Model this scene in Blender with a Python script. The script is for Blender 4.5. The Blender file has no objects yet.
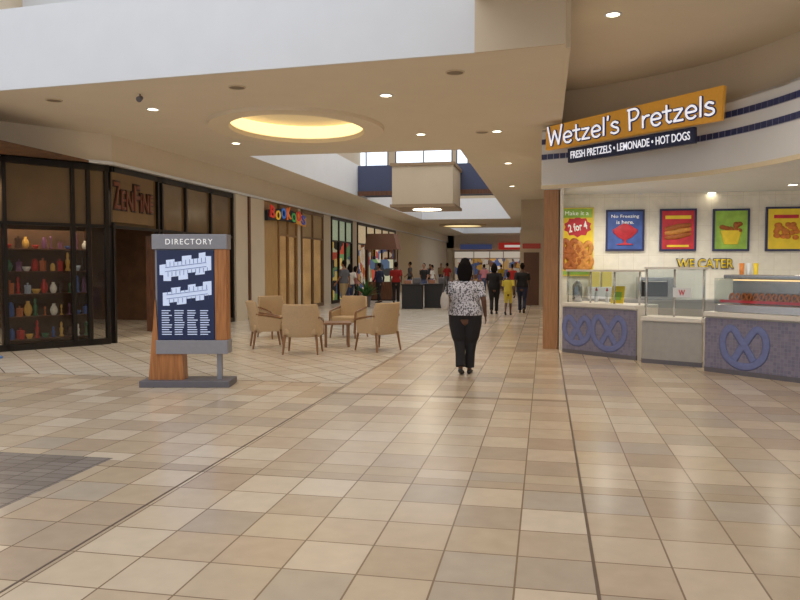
import bpy, bmesh, math, random
from mathutils import Vector, Matrix, Euler
from mathutils.geometry import tessellate_polygon
random.seed(7)
S = bpy.context.scene; C = S.collection
PI = math.pi
F = 740.0; H = 1.6
PIT = math.atan(35/F); YAW = math.atan(145*math.cos(PIT)/F)
CR = Euler((PI/2-PIT, 0, YAW)).to_matrix()
def ray(x, y): return CR @ Vector(((x-400)/F, (300-y)/F, -1))
def PZ(x, y, z):
    r = ray(x, y); t = (z-H)/r.z; return Vector((r.x*t, r.y*t, z))
def G(x, y): return PZ(x, y, 0)
def PY(x, y, Y):
    r = ray(x, y); t = Y/r.y; return Vector((r.x*t, Y, H+r.z*t))
def PX(x, y, X):
    r = ray(x, y); t = X/r.x; return Vector((X, r.y*t, H+r.z*t))
cd = bpy.data.cameras.new('camera'); cam = bpy.data.objects.new('camera', cd); C.objects.link(cam)
cam.location = (0, 0, H); cam.rotation_euler = (PI/2-PIT, 0, YAW)
cd.sensor_width = 36; cd.lens = F*36/800; cd.clip_end = 300
S.camera = cam
S.view_settings.view_transform = 'Standard'

# ---------------------------------------------------------------- materials
def lin(c): return tuple(((v/255)/12.92 if v/255 <= .04045 else (((v/255)+.055)/1.055)**2.4) for v in c)+(1,)
def mat(name, col, rough=.5, metal=0, emit=0, ecol=None, noise=0, nscale=20, spec=.5):
    m = bpy.data.materials.new(name); m.use_nodes = True; nt = m.node_tree; b = nt.nodes['Principled BSDF']
    b.inputs['Base Color'].default_value = lin(col); b.inputs['Roughness'].default_value = rough
    b.inputs['Metallic'].default_value = metal; b.inputs['Specular IOR Level'].default_value = spec
    if emit:
        b.inputs['Emission Color'].default_value = lin(ecol or col); b.inputs['Emission Strength'].default_value = emit
    n = nt.nodes.new('ShaderNodeTexNoise'); n.inputs['Scale'].default_value = nscale; n.inputs['Detail'].default_value = 3
    tc = nt.nodes.new('ShaderNodeTexCoord'); nt.links.new(tc.outputs['Object'], n.inputs['Vector'])
    if noise:
        mx = nt.nodes.new('ShaderNodeMix'); mx.data_type = 'RGBA'
        mx.inputs['A'].default_value = lin([max(0, v*(1-noise)) for v in col]); mx.inputs['B'].default_value = lin([min(255, v*(1+noise)) for v in col])
        nt.links.new(n.outputs['Fac'], mx.inputs['Factor']); nt.links.new(mx.outputs['Result'], b.inputs['Base Color'])
        if emit and noise >= .2: nt.links.new(mx.outputs['Result'], b.inputs['Emission Color'])
    return m
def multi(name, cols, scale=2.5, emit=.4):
    """mottled many-coloured shop goods seen from afar, shop lighting put in as glow"""
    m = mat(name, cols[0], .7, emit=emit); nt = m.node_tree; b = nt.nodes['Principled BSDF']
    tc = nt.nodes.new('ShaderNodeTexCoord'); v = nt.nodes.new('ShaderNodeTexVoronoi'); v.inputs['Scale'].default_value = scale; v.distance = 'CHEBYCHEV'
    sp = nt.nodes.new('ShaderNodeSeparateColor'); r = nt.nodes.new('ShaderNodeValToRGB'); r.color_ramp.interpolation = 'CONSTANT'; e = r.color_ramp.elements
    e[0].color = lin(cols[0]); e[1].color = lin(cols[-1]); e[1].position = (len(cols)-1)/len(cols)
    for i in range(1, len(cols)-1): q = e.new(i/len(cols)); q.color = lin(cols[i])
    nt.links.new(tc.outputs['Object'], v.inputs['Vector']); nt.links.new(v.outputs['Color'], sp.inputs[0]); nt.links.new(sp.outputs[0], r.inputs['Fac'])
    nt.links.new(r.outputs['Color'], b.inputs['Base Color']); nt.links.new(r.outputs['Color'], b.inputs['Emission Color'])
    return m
def wood(name, c1, c2, scale=3, rough=.4):
    m = mat(name, c1, rough); nt = m.node_tree; b = nt.nodes['Principled BSDF']
    tc = nt.nodes.new('ShaderNodeTexCoord'); mp = nt.nodes.new('ShaderNodeMapping'); mp.inputs['Scale'].default_value = (scale*6, scale*6, scale*.5)
    n = nt.nodes.new('ShaderNodeTexNoise'); n.inputs['Detail'].default_value = 5; n.inputs['Scale'].default_value = 2
    r = nt.nodes.new('ShaderNodeValToRGB'); r.color_ramp.elements[0].position = .35; r.color_ramp.elements[1].position = .65
    r.color_ramp.elements[0].color = lin(c1); r.color_ramp.elements[1].color = lin(c2)
    nt.links.new(tc.outputs['Object'], mp.inputs['Vector']); nt.links.new(mp.outputs['Vector'], n.inputs['Vector'])
    nt.links.new(n.outputs['Fac'], r.inputs['Fac']); nt.links.new(r.outputs['Color'], b.inputs['Base Color'])
    return m
def tile(name, w, h, cols, grout, rot=0, mortar=.0055, rough=.22, offset=0, plane='XY'):
    m = mat(name, grout, rough); nt = m.node_tree; b = nt.nodes['Principled BSDF']; L = nt.links.new
    tc = nt.nodes.new('ShaderNodeTexCoord'); mp = nt.nodes.new('ShaderNodeMapping')
    mp.inputs['Rotation'].default_value = (0, 0, rot) if plane == 'XY' else (PI/2, 0, 0)
    mp.inputs['Location'].default_value = (.27 % w * -1 + 40*w, 40*h, 0) if rot == 0 and plane == 'XY' else (40*w, 40*h, 0)
    L(tc.outputs['Object'], mp.inputs['Vector'])
    br = nt.nodes.new('ShaderNodeTexBrick'); br.offset = offset; br.squash = 1
    for k, v in (('Scale', 1), ('Mortar Size', mortar), ('Mortar Smooth', .1), ('Brick Width', w), ('Row Height', h)): br.inputs[k].default_value = v
    L(mp.outputs['Vector'], br.inputs['Vector'])
    dv = nt.nodes.new('ShaderNodeVectorMath'); dv.operation = 'DIVIDE'; dv.inputs[1].default_value = (w, h, 1)
    fl = nt.nodes.new('ShaderNodeVectorMath'); fl.operation = 'FLOOR'
    L(mp.outputs['Vector'], dv.inputs[0]); L(dv.outputs[0], fl.inputs[0])
    sp = nt.nodes.new('ShaderNodeSeparateXYZ'); cb = nt.nodes.new('ShaderNodeCombineXYZ'); L(fl.outputs[0], sp.inputs[0])
    L(sp.outputs[0], cb.inputs[0]); L(sp.outputs[1], cb.inputs[1])
    wn = nt.nodes.new('ShaderNodeTexWhiteNoise'); wn.noise_dimensions = '2D'; L(cb.outputs[0], wn.inputs['Vector'])
    rp = nt.nodes.new('ShaderNodeValToRGB'); e = rp.color_ramp.elements
    n = len(cols); e[0].color = lin(cols[0]); e[0].position = 0; e[1].color = lin(cols[-1]); e[1].position = 1
    for i in range(1, n-1):
        q = e.new(i/(n-1)); q.color = lin(cols[i])
    L(wn.outputs['Value'], rp.inputs['Fac'])
    nz = nt.nodes.new('ShaderNodeTexNoise'); nz.inputs['Scale'].default_value = 7; nz.inputs['Detail'].default_value = 6; L(tc.outputs['Object'], nz.inputs['Vector'])
    mr = nt.nodes.new('ShaderNodeMapRange'); mr.inputs['To Min'].default_value = .86; mr.inputs['To Max'].default_value = 1.1; L(nz.outputs['Fac'], mr.inputs['Value'])
    sc = nt.nodes.new('ShaderNodeVectorMath'); sc.operation = 'SCALE'; L(rp.outputs['Color'], sc.inputs[0]); L(mr.outputs[0], sc.inputs['Scale'])
    mx = nt.nodes.new('ShaderNodeMix'); mx.data_type = 'RGBA'; mx.inputs['B'].default_value = lin(grout)
    L(sc.outputs[0], mx.inputs['A']); L(br.outputs['Fac'], mx.inputs['Factor']); L(mx.outputs['Result'], b.inputs['Base Color'])
    return m
def glass(name, tint=(232, 232, 230), gl=.035, rough=.04):
    m = bpy.data.materials.new(name); m.use_nodes = True; nt = m.node_tree; nt.nodes.remove(nt.nodes['Principled BSDF'])
    t = nt.nodes.new('ShaderNodeBsdfTransparent'); t.inputs[0].default_value = lin(tint)
    g = nt.nodes.new('ShaderNodeBsdfGlossy'); g.inputs['Roughness'].default_value = rough; mx = nt.nodes.new('ShaderNodeMixShader')
    mx.inputs[0].default_value = gl
    nt.links.new(t.outputs[0], mx.inputs[1]); nt.links.new(g.outputs[0], mx.inputs[2]); nt.links.new(mx.outputs[0], nt.nodes['Material Output'].inputs[0])
    return m
white = mat('white_paint', (224, 228, 234), .6, noise=.02, nscale=2)
cream = mat('cream_paint', (218, 206, 186), .7, noise=.02, nscale=2)
ceilm = mat('ceiling_paint', (222, 210, 190), .8, noise=.02, nscale=2)
beige = mat('beige_paint', (206, 190, 166), .7, noise=.03, nscale=2)
tan = mat('bronze_glass_panel', (112, 90, 62), .2, noise=.2, nscale=1.2)
dark = mat('dark_bronze', (34, 28, 25), .4, .3, noise=.1)
black = mat('black_plastic', (22, 22, 25), .4, noise=.1)
grey = mat('grey_metal', (146, 146, 154), .45, .2, noise=.04)
dgrey = mat('dark_grey_metal', (106, 104, 112), .5, .2, noise=.05)
steel = mat('steel', (190, 192, 195), .25, .9, noise=.03)
seam = mat('seam', (186, 190, 198), .7, noise=.02)
woodk = wood('kiosk_wood', (160, 102, 56), (188, 126, 72))
woodd = wood('dark_wood', (84, 52, 34), (112, 72, 48))
woody = wood('yellow_wood', (182, 144, 92), (202, 166, 110))
woodleg = wood('leg_wood', (116, 82, 52), (146, 104, 68))
fabric = mat('tan_upholstery', (184, 158, 124), .85, noise=.1, nscale=60)
pane = glass('shop_glass')
clear = glass('clear_glass', (236, 240, 240), .07)
lampm = mat('lamp_glow', (255, 240, 205), .5, emit=9)
coolglow = mat('sky_glass', (225, 240, 255), .5, emit=1.2)
covem = mat('cove_glow', (255, 240, 205), .7, emit=1.1, ecol=(255, 232, 170))

# ---------------------------------------------------------------- mesh helpers
class MB:
    def __init__(s): s.b = bmesh.new(); s.mi = 0
    def face(s, pts):
        vs = [s.b.verts.new(p) for p in pts]
        try:
            f = s.b.faces.new(vs); f.material_index = s.mi; return f
        except ValueError: pass
    def box(s, cx, cy, cz, sx, sy, sz, rz=0, M=None):
        m = (M or Matrix.Identity(4)) @ Matrix.Translation((cx, cy, cz)) @ Matrix.Rotation(rz, 4, 'Z') @ Matrix.Diagonal((sx, sy, sz, 1))
        r = bmesh.ops.create_cube(s.b, size=1, matrix=m)
        for v in r['verts']:
            for f in v.link_faces: f.material_index = s.mi
        return s
    def bar(s, p, q, w, h, up=(0, 0, 1)):
        p = Vector(p); q = Vector(q); d = q-p; L = d.length; d.normalize(); u = Vector(up)
        if abs(d.dot(u)) > .99: u = Vector((0, 1, 0))
        x = d.cross(u).normalized(); z = x.cross(d)
        m = Matrix((x, d, z)).transposed().to_4x4(); m.translation = (p+q)/2
        return s.box(0, 0, 0, w, L, h, M=m)
    def ring(s, c, u, v, n):
        return [s.b.verts.new(c+u*math.cos(2*PI*i/n)+v*math.sin(2*PI*i/n)) for i in range(n)]
    def loft(s, rings, n=16, ref=(1, 0, 0), cap=True, round_=True):
        P = [Vector(r[0]) for r in rings]; R = [(r[1], r[2]) for r in rings]; ref = Vector(ref)
        if cap and round_:
            d0 = (P[0]-P[1]).normalized(); d1 = (P[-1]-P[-2]).normalized(); a = min(R[0]); z = min(R[-1])
            P = [P[0]+d0*a*.85, P[0]+d0*a*.5]+P+[P[-1]+d1*z*.5, P[-1]+d1*z*.85]
            f = lambda r, k: (r[0]*k, r[1]*k)
            R = [f(R[0], .45), f(R[0], .85)]+R+[f(R[-1], .85), f(R[-1], .45)]
        prev = None; first = None
        for i, p in enumerate(P):
            d = (P[min(i+1, len(P)-1)]-P[max(i-1, 0)])
            if d.length < 1e-7: d = Vector((0, 0, 1))
            d.normalize(); u = ref-d*ref.dot(d)
            if u.length < .05: u = Vector((0, 1, 0))-d*d.y
            u.normalize(); v = d.cross(u)
            rg = s.ring(p, u*R[i][0], v*R[i][1], n)
            if prev:
                for k in range(n):
                    f = s.b.faces.new((prev[k], prev[(k+1) % n], rg[(k+1) % n], rg[k])); f.material_index = s.mi
            else: first = rg
            prev = rg
        if cap:
            s.b.faces.new(first[::-1]).material_index = s.mi; s.b.faces.new(prev).material_index = s.mi
        return s
    def tube(s, pts, r, n=8, ref=(1, 0, 0)): return s.loft([(p, r, r) for p in pts], n, ref=ref, round_=False)
    def cyl(s, p, q, r1, r2=None, n=20): return s.loft([(p, r1, r1), (q, r2 if r2 is not None else r1, r2 if r2 is not None else r1)], n, round_=False)
    def ell(s, c, r, n=16):
        m = Matrix.Translation(c) @ Matrix.Diagonal((r[0], r[1], r[2], 1))
        x = bmesh.ops.create_uvsphere(s.b, u_segments=n, v_segments=max(6, n//2+2), radius=1, matrix=m)
        for v in x['verts']:
            for f in v.link_faces: f.material_index = s.mi
        return s
    def prism(s, pts, z0, z1):
        n = len(pts); a = [s.b.verts.new((p[0], p[1], z0)) for p in pts]; b = [s.b.verts.new((p[0], p[1], z1)) for p in pts]
        s.b.faces.new(a[::-1]).material_index = s.mi; s.b.faces.new(b).material_index = s.mi
        for i in range(n): s.b.faces.new((a[i], a[(i+1) % n], b[(i+1) % n], b[i])).material_index = s.mi
        return s
    def prismY(s, pts, y0, y1):
        n = len(pts); a = [s.b.verts.new((p[0], y0, p[1])) for p in pts]; b = [s.b.verts.new((p[0], y1, p[1])) for p in pts]
        s.b.faces.new(a).material_index = s.mi; s.b.faces.new(b[::-1]).material_index = s.mi
        for i in range(n): s.b.faces.new((a[i], b[i], b[(i+1) % n], a[(i+1) % n])).material_index = s.mi
        return s
    def strip(s, pts, z0, z1, th=0):
        n = len(pts); nor = []
        for i in range(n):
            a = Vector(pts[max(i-1, 0)][:2]); b = Vector(pts[min(i+1, n-1)][:2]); d = (b-a).normalized(); nor.append(Vector((-d.y, d.x)))
        f = [(Vector(pts[i][:2]), Vector(pts[i][:2])+nor[i]*th) for i in range(n)]
        V = [[s.b.verts.new((q.x, q.y, z)) for q in (a, b) for z in (z0, z1)] for a, b in f]
        for i in range(n-1):
            A = V[i]; B = V[i+1]
            for q in ((A[0], B[0], B[1], A[1]), (A[2], A[3], B[3], B[2]), (A[0], A[2], B[2], B[0]), (A[1], B[1], B[3], A[3])):
                s.b.faces.new(q).material_index = s.mi
        for A, o in ((V[0], 1), (V[-1], -1)):
            s.b.faces.new((A[0], A[1], A[3], A[2])[::o]).material_index = s.mi
        return s
    def lathe(s, prof, c=(0, 0, 0), n=14):
        c = Vector(c); prev = None
        for r, z in prof:
            rg = s.ring(c+Vector((0, 0, z)), Vector((max(r, .0008), 0, 0)), Vector((0, max(r, .0008), 0)), n)
            if prev:
                for k in range(n): s.b.faces.new((prev[k], prev[(k+1) % n], rg[(k+1) % n], rg[k])).material_index = s.mi
            else: s.b.faces.new(rg[::-1])
            prev = rg
        s.b.faces.new(prev)
        return s
def obj(name, mb, m, parent=None, bevel=0, smooth=False, loc=None, rz=None):
    me = bpy.data.meshes.new(name)
    bmesh.ops.recalc_face_normals(mb.b, faces=mb.b.faces[:])
    mb.b.to_mesh(me); mb.b.free()
    o = bpy.data.objects.new(name, me); C.objects.link(o)
    for q in (m if isinstance(m, (list, tuple)) else [m]): me.materials.append(q)
    if smooth:
        for p in me.polygons: p.use_smooth = True
    if bevel:
        b = o.modifiers.new('bevel', 'BEVEL'); b.width = bevel; b.segments = 2; b.limit_method = 'ANGLE'
    if parent: o.parent = parent
    if loc is not None: o.location = loc
    if rz is not None: o.rotation_euler.z = rz
    return o
def tag(o, label, cat, group=None, kind=None):
    o['label'] = label; o['category'] = cat
    if group: o['group'] = group
    if kind: o['kind'] = kind
    return o
def thing(name, label, cat, loc=(0, 0, 0), rz=0, group=None):
    o = bpy.data.objects.new(name, None); C.objects.link(o); o.empty_display_size = .1
    o.location = loc; o.rotation_euler = (0, 0, rz); return tag(o, label, cat, group)
def struct(name, mb, m, **k):
    o = obj(name, mb, m, **k); o['kind'] = 'structure'; return o
def dup(root, loc, rz, label, group=None, name=None):
    r = root.copy(); C.objects.link(r); r.location = loc; r.rotation_euler = (0, 0, rz); r['label'] = label
    if group: r['group'] = group
    for ch in list(root.children):
        c = ch.copy(); C.objects.link(c); c.parent = r
        for g in ch.children:
            d = g.copy(); C.objects.link(d); d.parent = c
    return r
def baked(mb, voxel, smooth=4):
    me = bpy.data.meshes.new('t'); bmesh.ops.recalc_face_normals(mb.b, faces=mb.b.faces[:]); mb.b.to_mesh(me); mb.b.free()
    o = bpy.data.objects.new('t', me); C.objects.link(o)
    r = o.modifiers.new('r', 'REMESH'); r.mode = 'VOXEL'; r.voxel_size = voxel
    if smooth:
        q = o.modifiers.new('s', 'SMOOTH'); q.iterations = smooth; q.factor = .5
    dg = bpy.context.evaluated_depsgraph_get(); dg.update()
    out = bpy.data.meshes.new_from_object(o.evaluated_get(dg))
    bpy.data.objects.remove(o)
    for p in out.polygons: p.use_smooth = True
    return out
def linkmesh(name, me, mats, parent):
    o = bpy.data.objects.new(name, me); C.objects.link(o); me.name = name; me.materials.clear()
    for m in mats: me.materials.append(m)
    o.parent = parent; return o
def text(name, body, m, parent, loc, w, h=None, rz=0, ex=.01, offset=0, shear=0, space=1):
    cu = bpy.data.curves.new('t', 'FONT'); cu.body = body; cu.size = 1; cu.extrude = 0; cu.offset = offset; cu.shear = shear; cu.space_character = space
    cu.resolution_u = 4
    o = bpy.data.objects.new('t', cu); C.objects.link(o)
    dg = bpy.context.evaluated_depsgraph_get(); dg.update()
    me = bpy.data.meshes.new_from_object(o.evaluated_get(dg)); bpy.data.objects.remove(o)
    xs = [v.co.x for v in me.vertices]; ys = [v.co.y for v in me.vertices]
    x0, x1, y0, y1 = min(xs), max(xs), min(ys), max(ys)
    sx = w/(x1-x0); sy = (h/(y1-y0)) if h else sx
    for v in me.vertices:
        X = (v.co.x-(x0+x1)/2)*sx; Z = (v.co.y-(y0+y1)/2)*sy; v.co = (X, 0, Z)
    bm = bmesh.new(); bm.from_mesh(me)
    g = bmesh.ops.extrude_face_region(bm, geom=bm.faces[:]); bmesh.ops.translate(bm, vec=(0, -ex, 0), verts=[e for e in g['geom'] if isinstance(e, bmesh.types.BMVert)])
    bmesh.ops.recalc_face_normals(bm, faces=bm.faces[:]); bm.to_mesh(me); bm.free()
    me.materials.clear(); me.materials.append(m)
    t = bpy.data.objects.new(name, me); C.objects.link(t); me.name = name; t.parent = parent; t.location = loc; t.rotation_euler = (0, 0, rz)
    return t
def cat(pts, n=6, closed=False):
    P = [Vector(p) for p in pts]; out = []
    for i in range(len(P)-1):
        a = P[max(i-1, 0)]; b = P[i]; c = P[i+1]; d = P[min(i+2, len(P)-1)]
        for k in range(n):
            t = k/n; out.append(.5*((2*b)+(c-a)*t+(2*a-5*b+4*c-d)*t*t+(3*b-a-3*c+d)*t**3))
    out.append(P[-1]); return out
GL = {'W': (.98, [[(0, 1), (.2, 0), (.44, .75), (.68, 0), (.9, 1)]], 0), 'e': (.62, [[(.06, .33), (.5, .35), (.46, .56), (.28, .64), (.08, .5), (.05, .25), (.16, .04), (.36, 0), (.5, .1)]], 1),
      't': (.52, [[(.2, .92), (.2, .15), (.32, 0), (.44, .06)], [(.0, .62), (.42, .62)]], 0), 'z': (.58, [[(.03, .6), (.45, .6), (.03, .02), (.48, .02)]], 0), 'l': (.28, [[(.12, 1), (.10, 0)]], 0),
      "'": (.22, [[(.1, 1.02), (.06, .8)]], 0), 's': (.58, [[(.42, .54), (.22, .64), (.06, .5), (.2, .36), (.4, .26), (.42, .08), (.22, 0), (.03, .08)]], 1),
      'P': (.72, [[(.1, 0), (.08, 1)], [(.0, .98), (.42, .98), (.58, .76), (.42, .52), (.08, .46)]], 1), 'r': (.48, [[(.08, 0), (.08, .62)], [(.08, .38), (.22, .58), (.42, .6)]], 1), ' ': (.38, [], 0)}
def tubetext(name, body, m, parent, y, W, Hh, r, tilt):
    tot = sum(GL[c][0] for c in body); k = W/tot; x = -W/2; mb = MB(); ct, st = math.cos(tilt), math.sin(tilt)
    for i, c in enumerate(body):
        w, strokes, smo = GL[c]; big = 1.12 if c in 'WP' else 1
        for sidx, s in enumerate(strokes):
            pts = [Vector((x+px*k, 0, (pz*big-.5)*Hh)) for px, pz in s]
            pts = [Vector((p.x*ct-p.z*st, y, p.x*st+p.z*ct)) for p in pts]
            if smo and len(pts) > 2: pts = cat(pts, 4)
            for j in range(len(pts)-1):
                a, b = pts[j], pts[j+1]
                mb.loft([(a, r*.6, r), (b, r*.6, r)], 8, ref=(0, 1, 0))
        x += w*k
    return obj(name, mb, m, parent, smooth=True)
PRET = cat([(x, 0, z) for x, z in [(-.22, -.32), (-.05, -.05), (.05, .08), (.25, .35), (.42, .3), (.5, .05), (.42, -.25), (.2, -.42), (0, -.46), (-.2, -.42), (-.42, -.25), (-.5, .05), (-.42, .3), (-.25, .35), (-.05, .08), (.05, -.05), (.22, -.32)]], 4)
def pretzel(mb, cx, y, cz, s, r, fl=.4):
    n = 8; prev = None
    for i, p in enumerate(PRET):
        a = PRET[max(0, i-1)]; b = PRET[min(len(PRET)-1, i+1)]; d = (b-a).normalized(); u = Vector((d.z, 0, -d.x)); v = Vector((0, fl, 0))
        rg = mb.ring(Vector((cx+p.x*s, y+(.002*(i % 3)), cz+p.z*s)), u*r, v*r, n)
        if prev:
            for k in range(n): mb.b.faces.new((prev[k], prev[(k+1) % n], rg[(k+1) % n], rg[k])).material_index = mb.mi
        prev = rg
    return mb
ORD = ['first', 'second', 'third', 'fourth', 'fifth', 'sixth', 'seventh', 'eighth', 'ninth', 'tenth', 'eleventh', 'twelfth']

# ---------------------------------------------------------------- people
eyem = mat('eye_dark', (24, 18, 16), .3); lipm = mat('lips', (120, 60, 55), .5)
def hand(mb, w, d, side, curl=.5, s=1):
    d = Vector(d).normalized(); N = Vector((-side, 0, 0)); N = (N-d*N.dot(d)).normalized(); Fw = Vector((0, 1, 0)); Fw = (Fw-d*Fw.dot(d)-N*Fw.dot(N)).normalized()
    w = Vector(w)
    mb.loft([(w-d*.02, .022*s, .020*s), (w+d*.03*s, .013*s, .034*s), (w+d*.085*s, .013*s, .040*s)], 10, ref=N)
    for k, (o, ln) in enumerate(((.029, .070), (.010, .080), (-.010, .074), (-.028, .058))):
        b = w+d*.08*s+Fw*o*s; q1 = b+(d*.94+N*.25*curl)*ln*.45*s; q2 = q1+(d*.75+N*.66*curl)*ln*.33*s; q3 = q2+(d*.45+N*.9*curl)*ln*.26*s
        mb.loft([(b, .0088*s, .0088*s), (q1, .0082*s, .0082*s), (q2, .0075*s, .0075*s), (q3, .0065*s, .0065*s)], 8, ref=N)
    b = w+d*.025*s+Fw*.026*s; q1 = b+(d*.6+Fw*.75+N*.2)*.04*s; q2 = q1+(d*.9+Fw*.3+N*.3)*.035*s
    mb.loft([(b, .012*s, .012*s), (q1, .010*s, .010*s), (q2, .008*s, .008*s)], 8, ref=N)
def person(label, loc, rz, h=1.65, top=None, bottom=None, skin=(150, 105, 78), hair=(24, 18, 16), hairlen=.0, stride=.5, build=1.0, voxel=.012, sleeves='short', legs='trousers', arms=None, turn=0, shoes=(30, 28, 28), group=None, lead=1, flare=1.0, foot=.075):
    t = thing('person', label, 'person', loc, rz, group); t.scale = (h/1.715,)*3
    B = build
    sm = mat('skin', skin, .55, noise=.03); hm = mat('hair', hair, .85, noise=.2, nscale=80, spec=.15)
    st = stride
    hipx = .085*B
    L = {}
    for sd in (-1, 1):
        ph = sd*lead
        kx_ = (foot+.085)/2+.01*(B-1)*2
        if ph > 0: L[sd] = [(sd*hipx, 0, .90), (sd*kx_, .14*st, .485), (sd*foot, .19*st, .085), 0]
        else: L[sd] = [(sd*hipx, 0, .90), (sd*kx_, -.0*st, .485), (sd*(foot-.005), -.30*st, .085+.08*st), .6*st]
    if arms is None:
        arms = {sd: [(sd*.185*(.5+.5*B), 0, 1.385), (sd*(.205+.03*B), -.03+(-sd*lead)*.14*st, 1.11), (sd*(.205+.03*B), .05+(-sd*lead)*.30*st, .885+.04*st)] for sd in (-1, 1)}
    torso = [(.84, .12, .095), (.90, .168, .12), (.96, .172, .122), (1.03, .155, .112), (1.10, .138, .102), (1.20, .148, .108), (1.30, .165, .112), (1.37, .172, .098), (1.415, .135, .08), (1.45, .07, .06)]
    def torsoR(k, a, z0, z1): return [((0, 0, z), rx*(B if z < 1.33 else (.5+.5*B))*k+a, ry*(B if z < 1.36 else 1)*k+a) for z, rx, ry in torso if z0 <= z <= z1]
    b = MB()
    b.loft(torsoR(1, 0, .8, 1.5), 20)
    b.loft([((0, -.005, 1.42), .055, .055), ((0, .005, 1.50), .05, .052), ((0, .012, 1.55), .05, .055)], 14)
    R = Matrix.Rotation(turn, 4, 'Z')
    def hp(x, y, z): return R @ Vector((x, y, z))
    b.loft([(hp(0, .02, 1.515), .035, .04), (hp(0, .018, 1.545), .056, .070), (hp(0, .012, 1.58), .066, .086), (hp(0, .005, 1.62), .073, .093), (hp(0, 0, 1.66), .071, .092), (hp(0, -.004, 1.69), .055, .074)], 18, ref=R @ Vector((1, 0, 0)))
    b.loft([(hp(0, .088, 1.622), .008, .006), (hp(0, .102, 1.60), .010, .010), (hp(0, .108, 1.585), .014, .012)], 8)
    b.ell(hp(0, .093, 1.555), (.022, .010, .008), 10); b.ell(hp(0, .086, 1.527), (.022, .016, .014), 10)
    for sd in (-1, 1):
        b.ell(hp(sd*.074, -.002, 1.60), (.009, .018, .030), 10)
        b.ell(hp(sd*.03, .085, 1.634), (.02, .010, .007), 8)
    ft = {}
    for sd in (-1, 1):
        hp_, kn, an, lift = L[sd]
        hp_, kn, an = Vector(hp_), Vector(kn), Vector(an)
        b.loft([(hp_+Vector((0, 0, .02)), .088*B, .09*B), (hp_.lerp(kn, .35), .080*B, .082*B), (hp_.lerp(kn, .8), .058*(.6+.4*B), .06*(.6+.4*B)), (kn, .054, .056), (kn.lerp(an, .3), .053, .056), (kn.lerp(an, .7), .038, .04), (an, .032, .036)], 14)
        M = Matrix.Translation(an) @ Matrix.Rotation(-lift, 4, 'X') @ Matrix.Translation((0, 0, -.085))
        ft[sd] = M
        b.loft([(M @ Vector((0, -.045, .035)), .028, .028), (M @ Vector((0, 0, .045)), .032, .04), (M @ Vector((0, .07, .032)), .038, .028), (M @ Vector((0, .14, .02)), .038, .016)], 12)
        b.loft([(an+Vector((0, 0, .02)), .032, .036), (M @ Vector((0, -.005, .05)), .034, .04)], 12)
        sh, el, wr = [Vector(v) for v in arms[sd]]
        b.loft([(sh, .052, .052), (sh.lerp(el, .4), .046*(.5+.5*B), .048*(.5+.5*B)), (el, .038, .038), (el.lerp(wr, .3), .037, .037), (wr, .024, .026)], 12)
        hand(b, wr, (wr-el), sd)
    me = baked(b, voxel, 3)
    me.materials.clear()
    o = linkmesh('body', me, [sm, eyem, lipm], t)
    Ri = R.inverted()
    for p in me.polygons:
        p.material_index = 0
        c = Ri @ p.center
        if c.z > 1.5 and c.y > .05:
            for sd in (-1, 1):
                if (Vector((c.x, 0, c.z))-Vector((sd*.03, 0, 1.617))).length < .011: p.material_index = 1
            if abs(c.z-1.556) < .007 and abs(c.x) < .022: p.material_index = 2
    tp = MB(); tp.loft(torsoR(1.03, .014, .88 if legs != 'dress' else .95, 1.43), 22, round_=False)
    for sd in (-1, 1):
        sh, el, wr = [Vector(v) for v in arms[sd]]
        e = el.lerp(wr, .92) if sleeves == 'long' else sh.lerp(el, .8)
        if sleeves == 'long': tp.loft([(sh, .066, .066), (sh.lerp(el, .5), .058, .06), (el, .05, .05), (e, .038, .038)], 12, round_=False)
        else: tp.loft([(sh, .068, .066), (sh.lerp(el, .4), .062, .064), (e, .060, .062)], 12, round_=False)
    linkmesh('top', baked(tp, voxel, 3), [top], t)
    tr = MB(); tr.loft(torsoR(1.0, .010, .83, 1.0), 20, round_=False)
    for sd in (-1, 1):
        hp_, kn, an, lift = L[sd]; hp_, kn, an = Vector(hp_), Vector(kn), Vector(an)
        rg = [(hp_+Vector((0, 0, .02)), .096*B, .105*B), (hp_.lerp(kn, .35), .091*B*(.5+.5*flare), .095*B), (hp_.lerp(kn, .8), .072*B*flare, .075*B), (kn, .066*(.5+.5*B)*flare, .07*flare), (kn.lerp(an, .4), .064*flare, .068*flare), (kn.lerp(an, .97), .066*flare, .072*flare)]
        tr.loft(rg if legs == 'trousers' else rg[:4], 14, round_=False)
    linkmesh('trousers' if legs == 'trousers' else 'shorts', baked(tr, voxel, 3), [bottom], t)
    shm = mat('shoe_leather', shoes, .5)
    for sd in (-1, 1):
        M = ft[sd]; s_ = MB()
        s_.loft([(M @ Vector((0, -.055, .03)), .032, .030), (M @ Vector((0, 0, .038)), .037, .038), (M @ Vector((0, .08, .031)), .044, .031), (M @ Vector((0, .155, .022)), .042, .022)], 14)
        obj('shoe', s_, shm, t, smooth=True)
    hr = MB()
    hr.loft([(hp(0, -.012, 1.575), .060, .078), (hp(0, -.018, 1.62), .083, .091), (hp(0, -.015, 1.665), .084, .096), (hp(0, -.012, 1.70), .066, .080)], 18, ref=R @ Vector((1, 0, 0)))
    if hairlen > 0:
        hr.loft([(hp(0, -.02, 1.70), .072, .07), (hp(0, -.032, 1.655), .100, .088), (hp(0, -.04, 1.59), .118, .088), (hp(0, -.05, 1.54), .122, .080), (hp(0, -.06, 1.54-hairlen), .100, .06)], 20, ref=R @ Vector((1, 0, 0)))
    linkmesh('hair', baked(hr, voxel, 3), [hm], t)
    return t
def cloth(name, c, noise=.08): return mat(name, c, .85, noise=noise, nscale=40)
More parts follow.
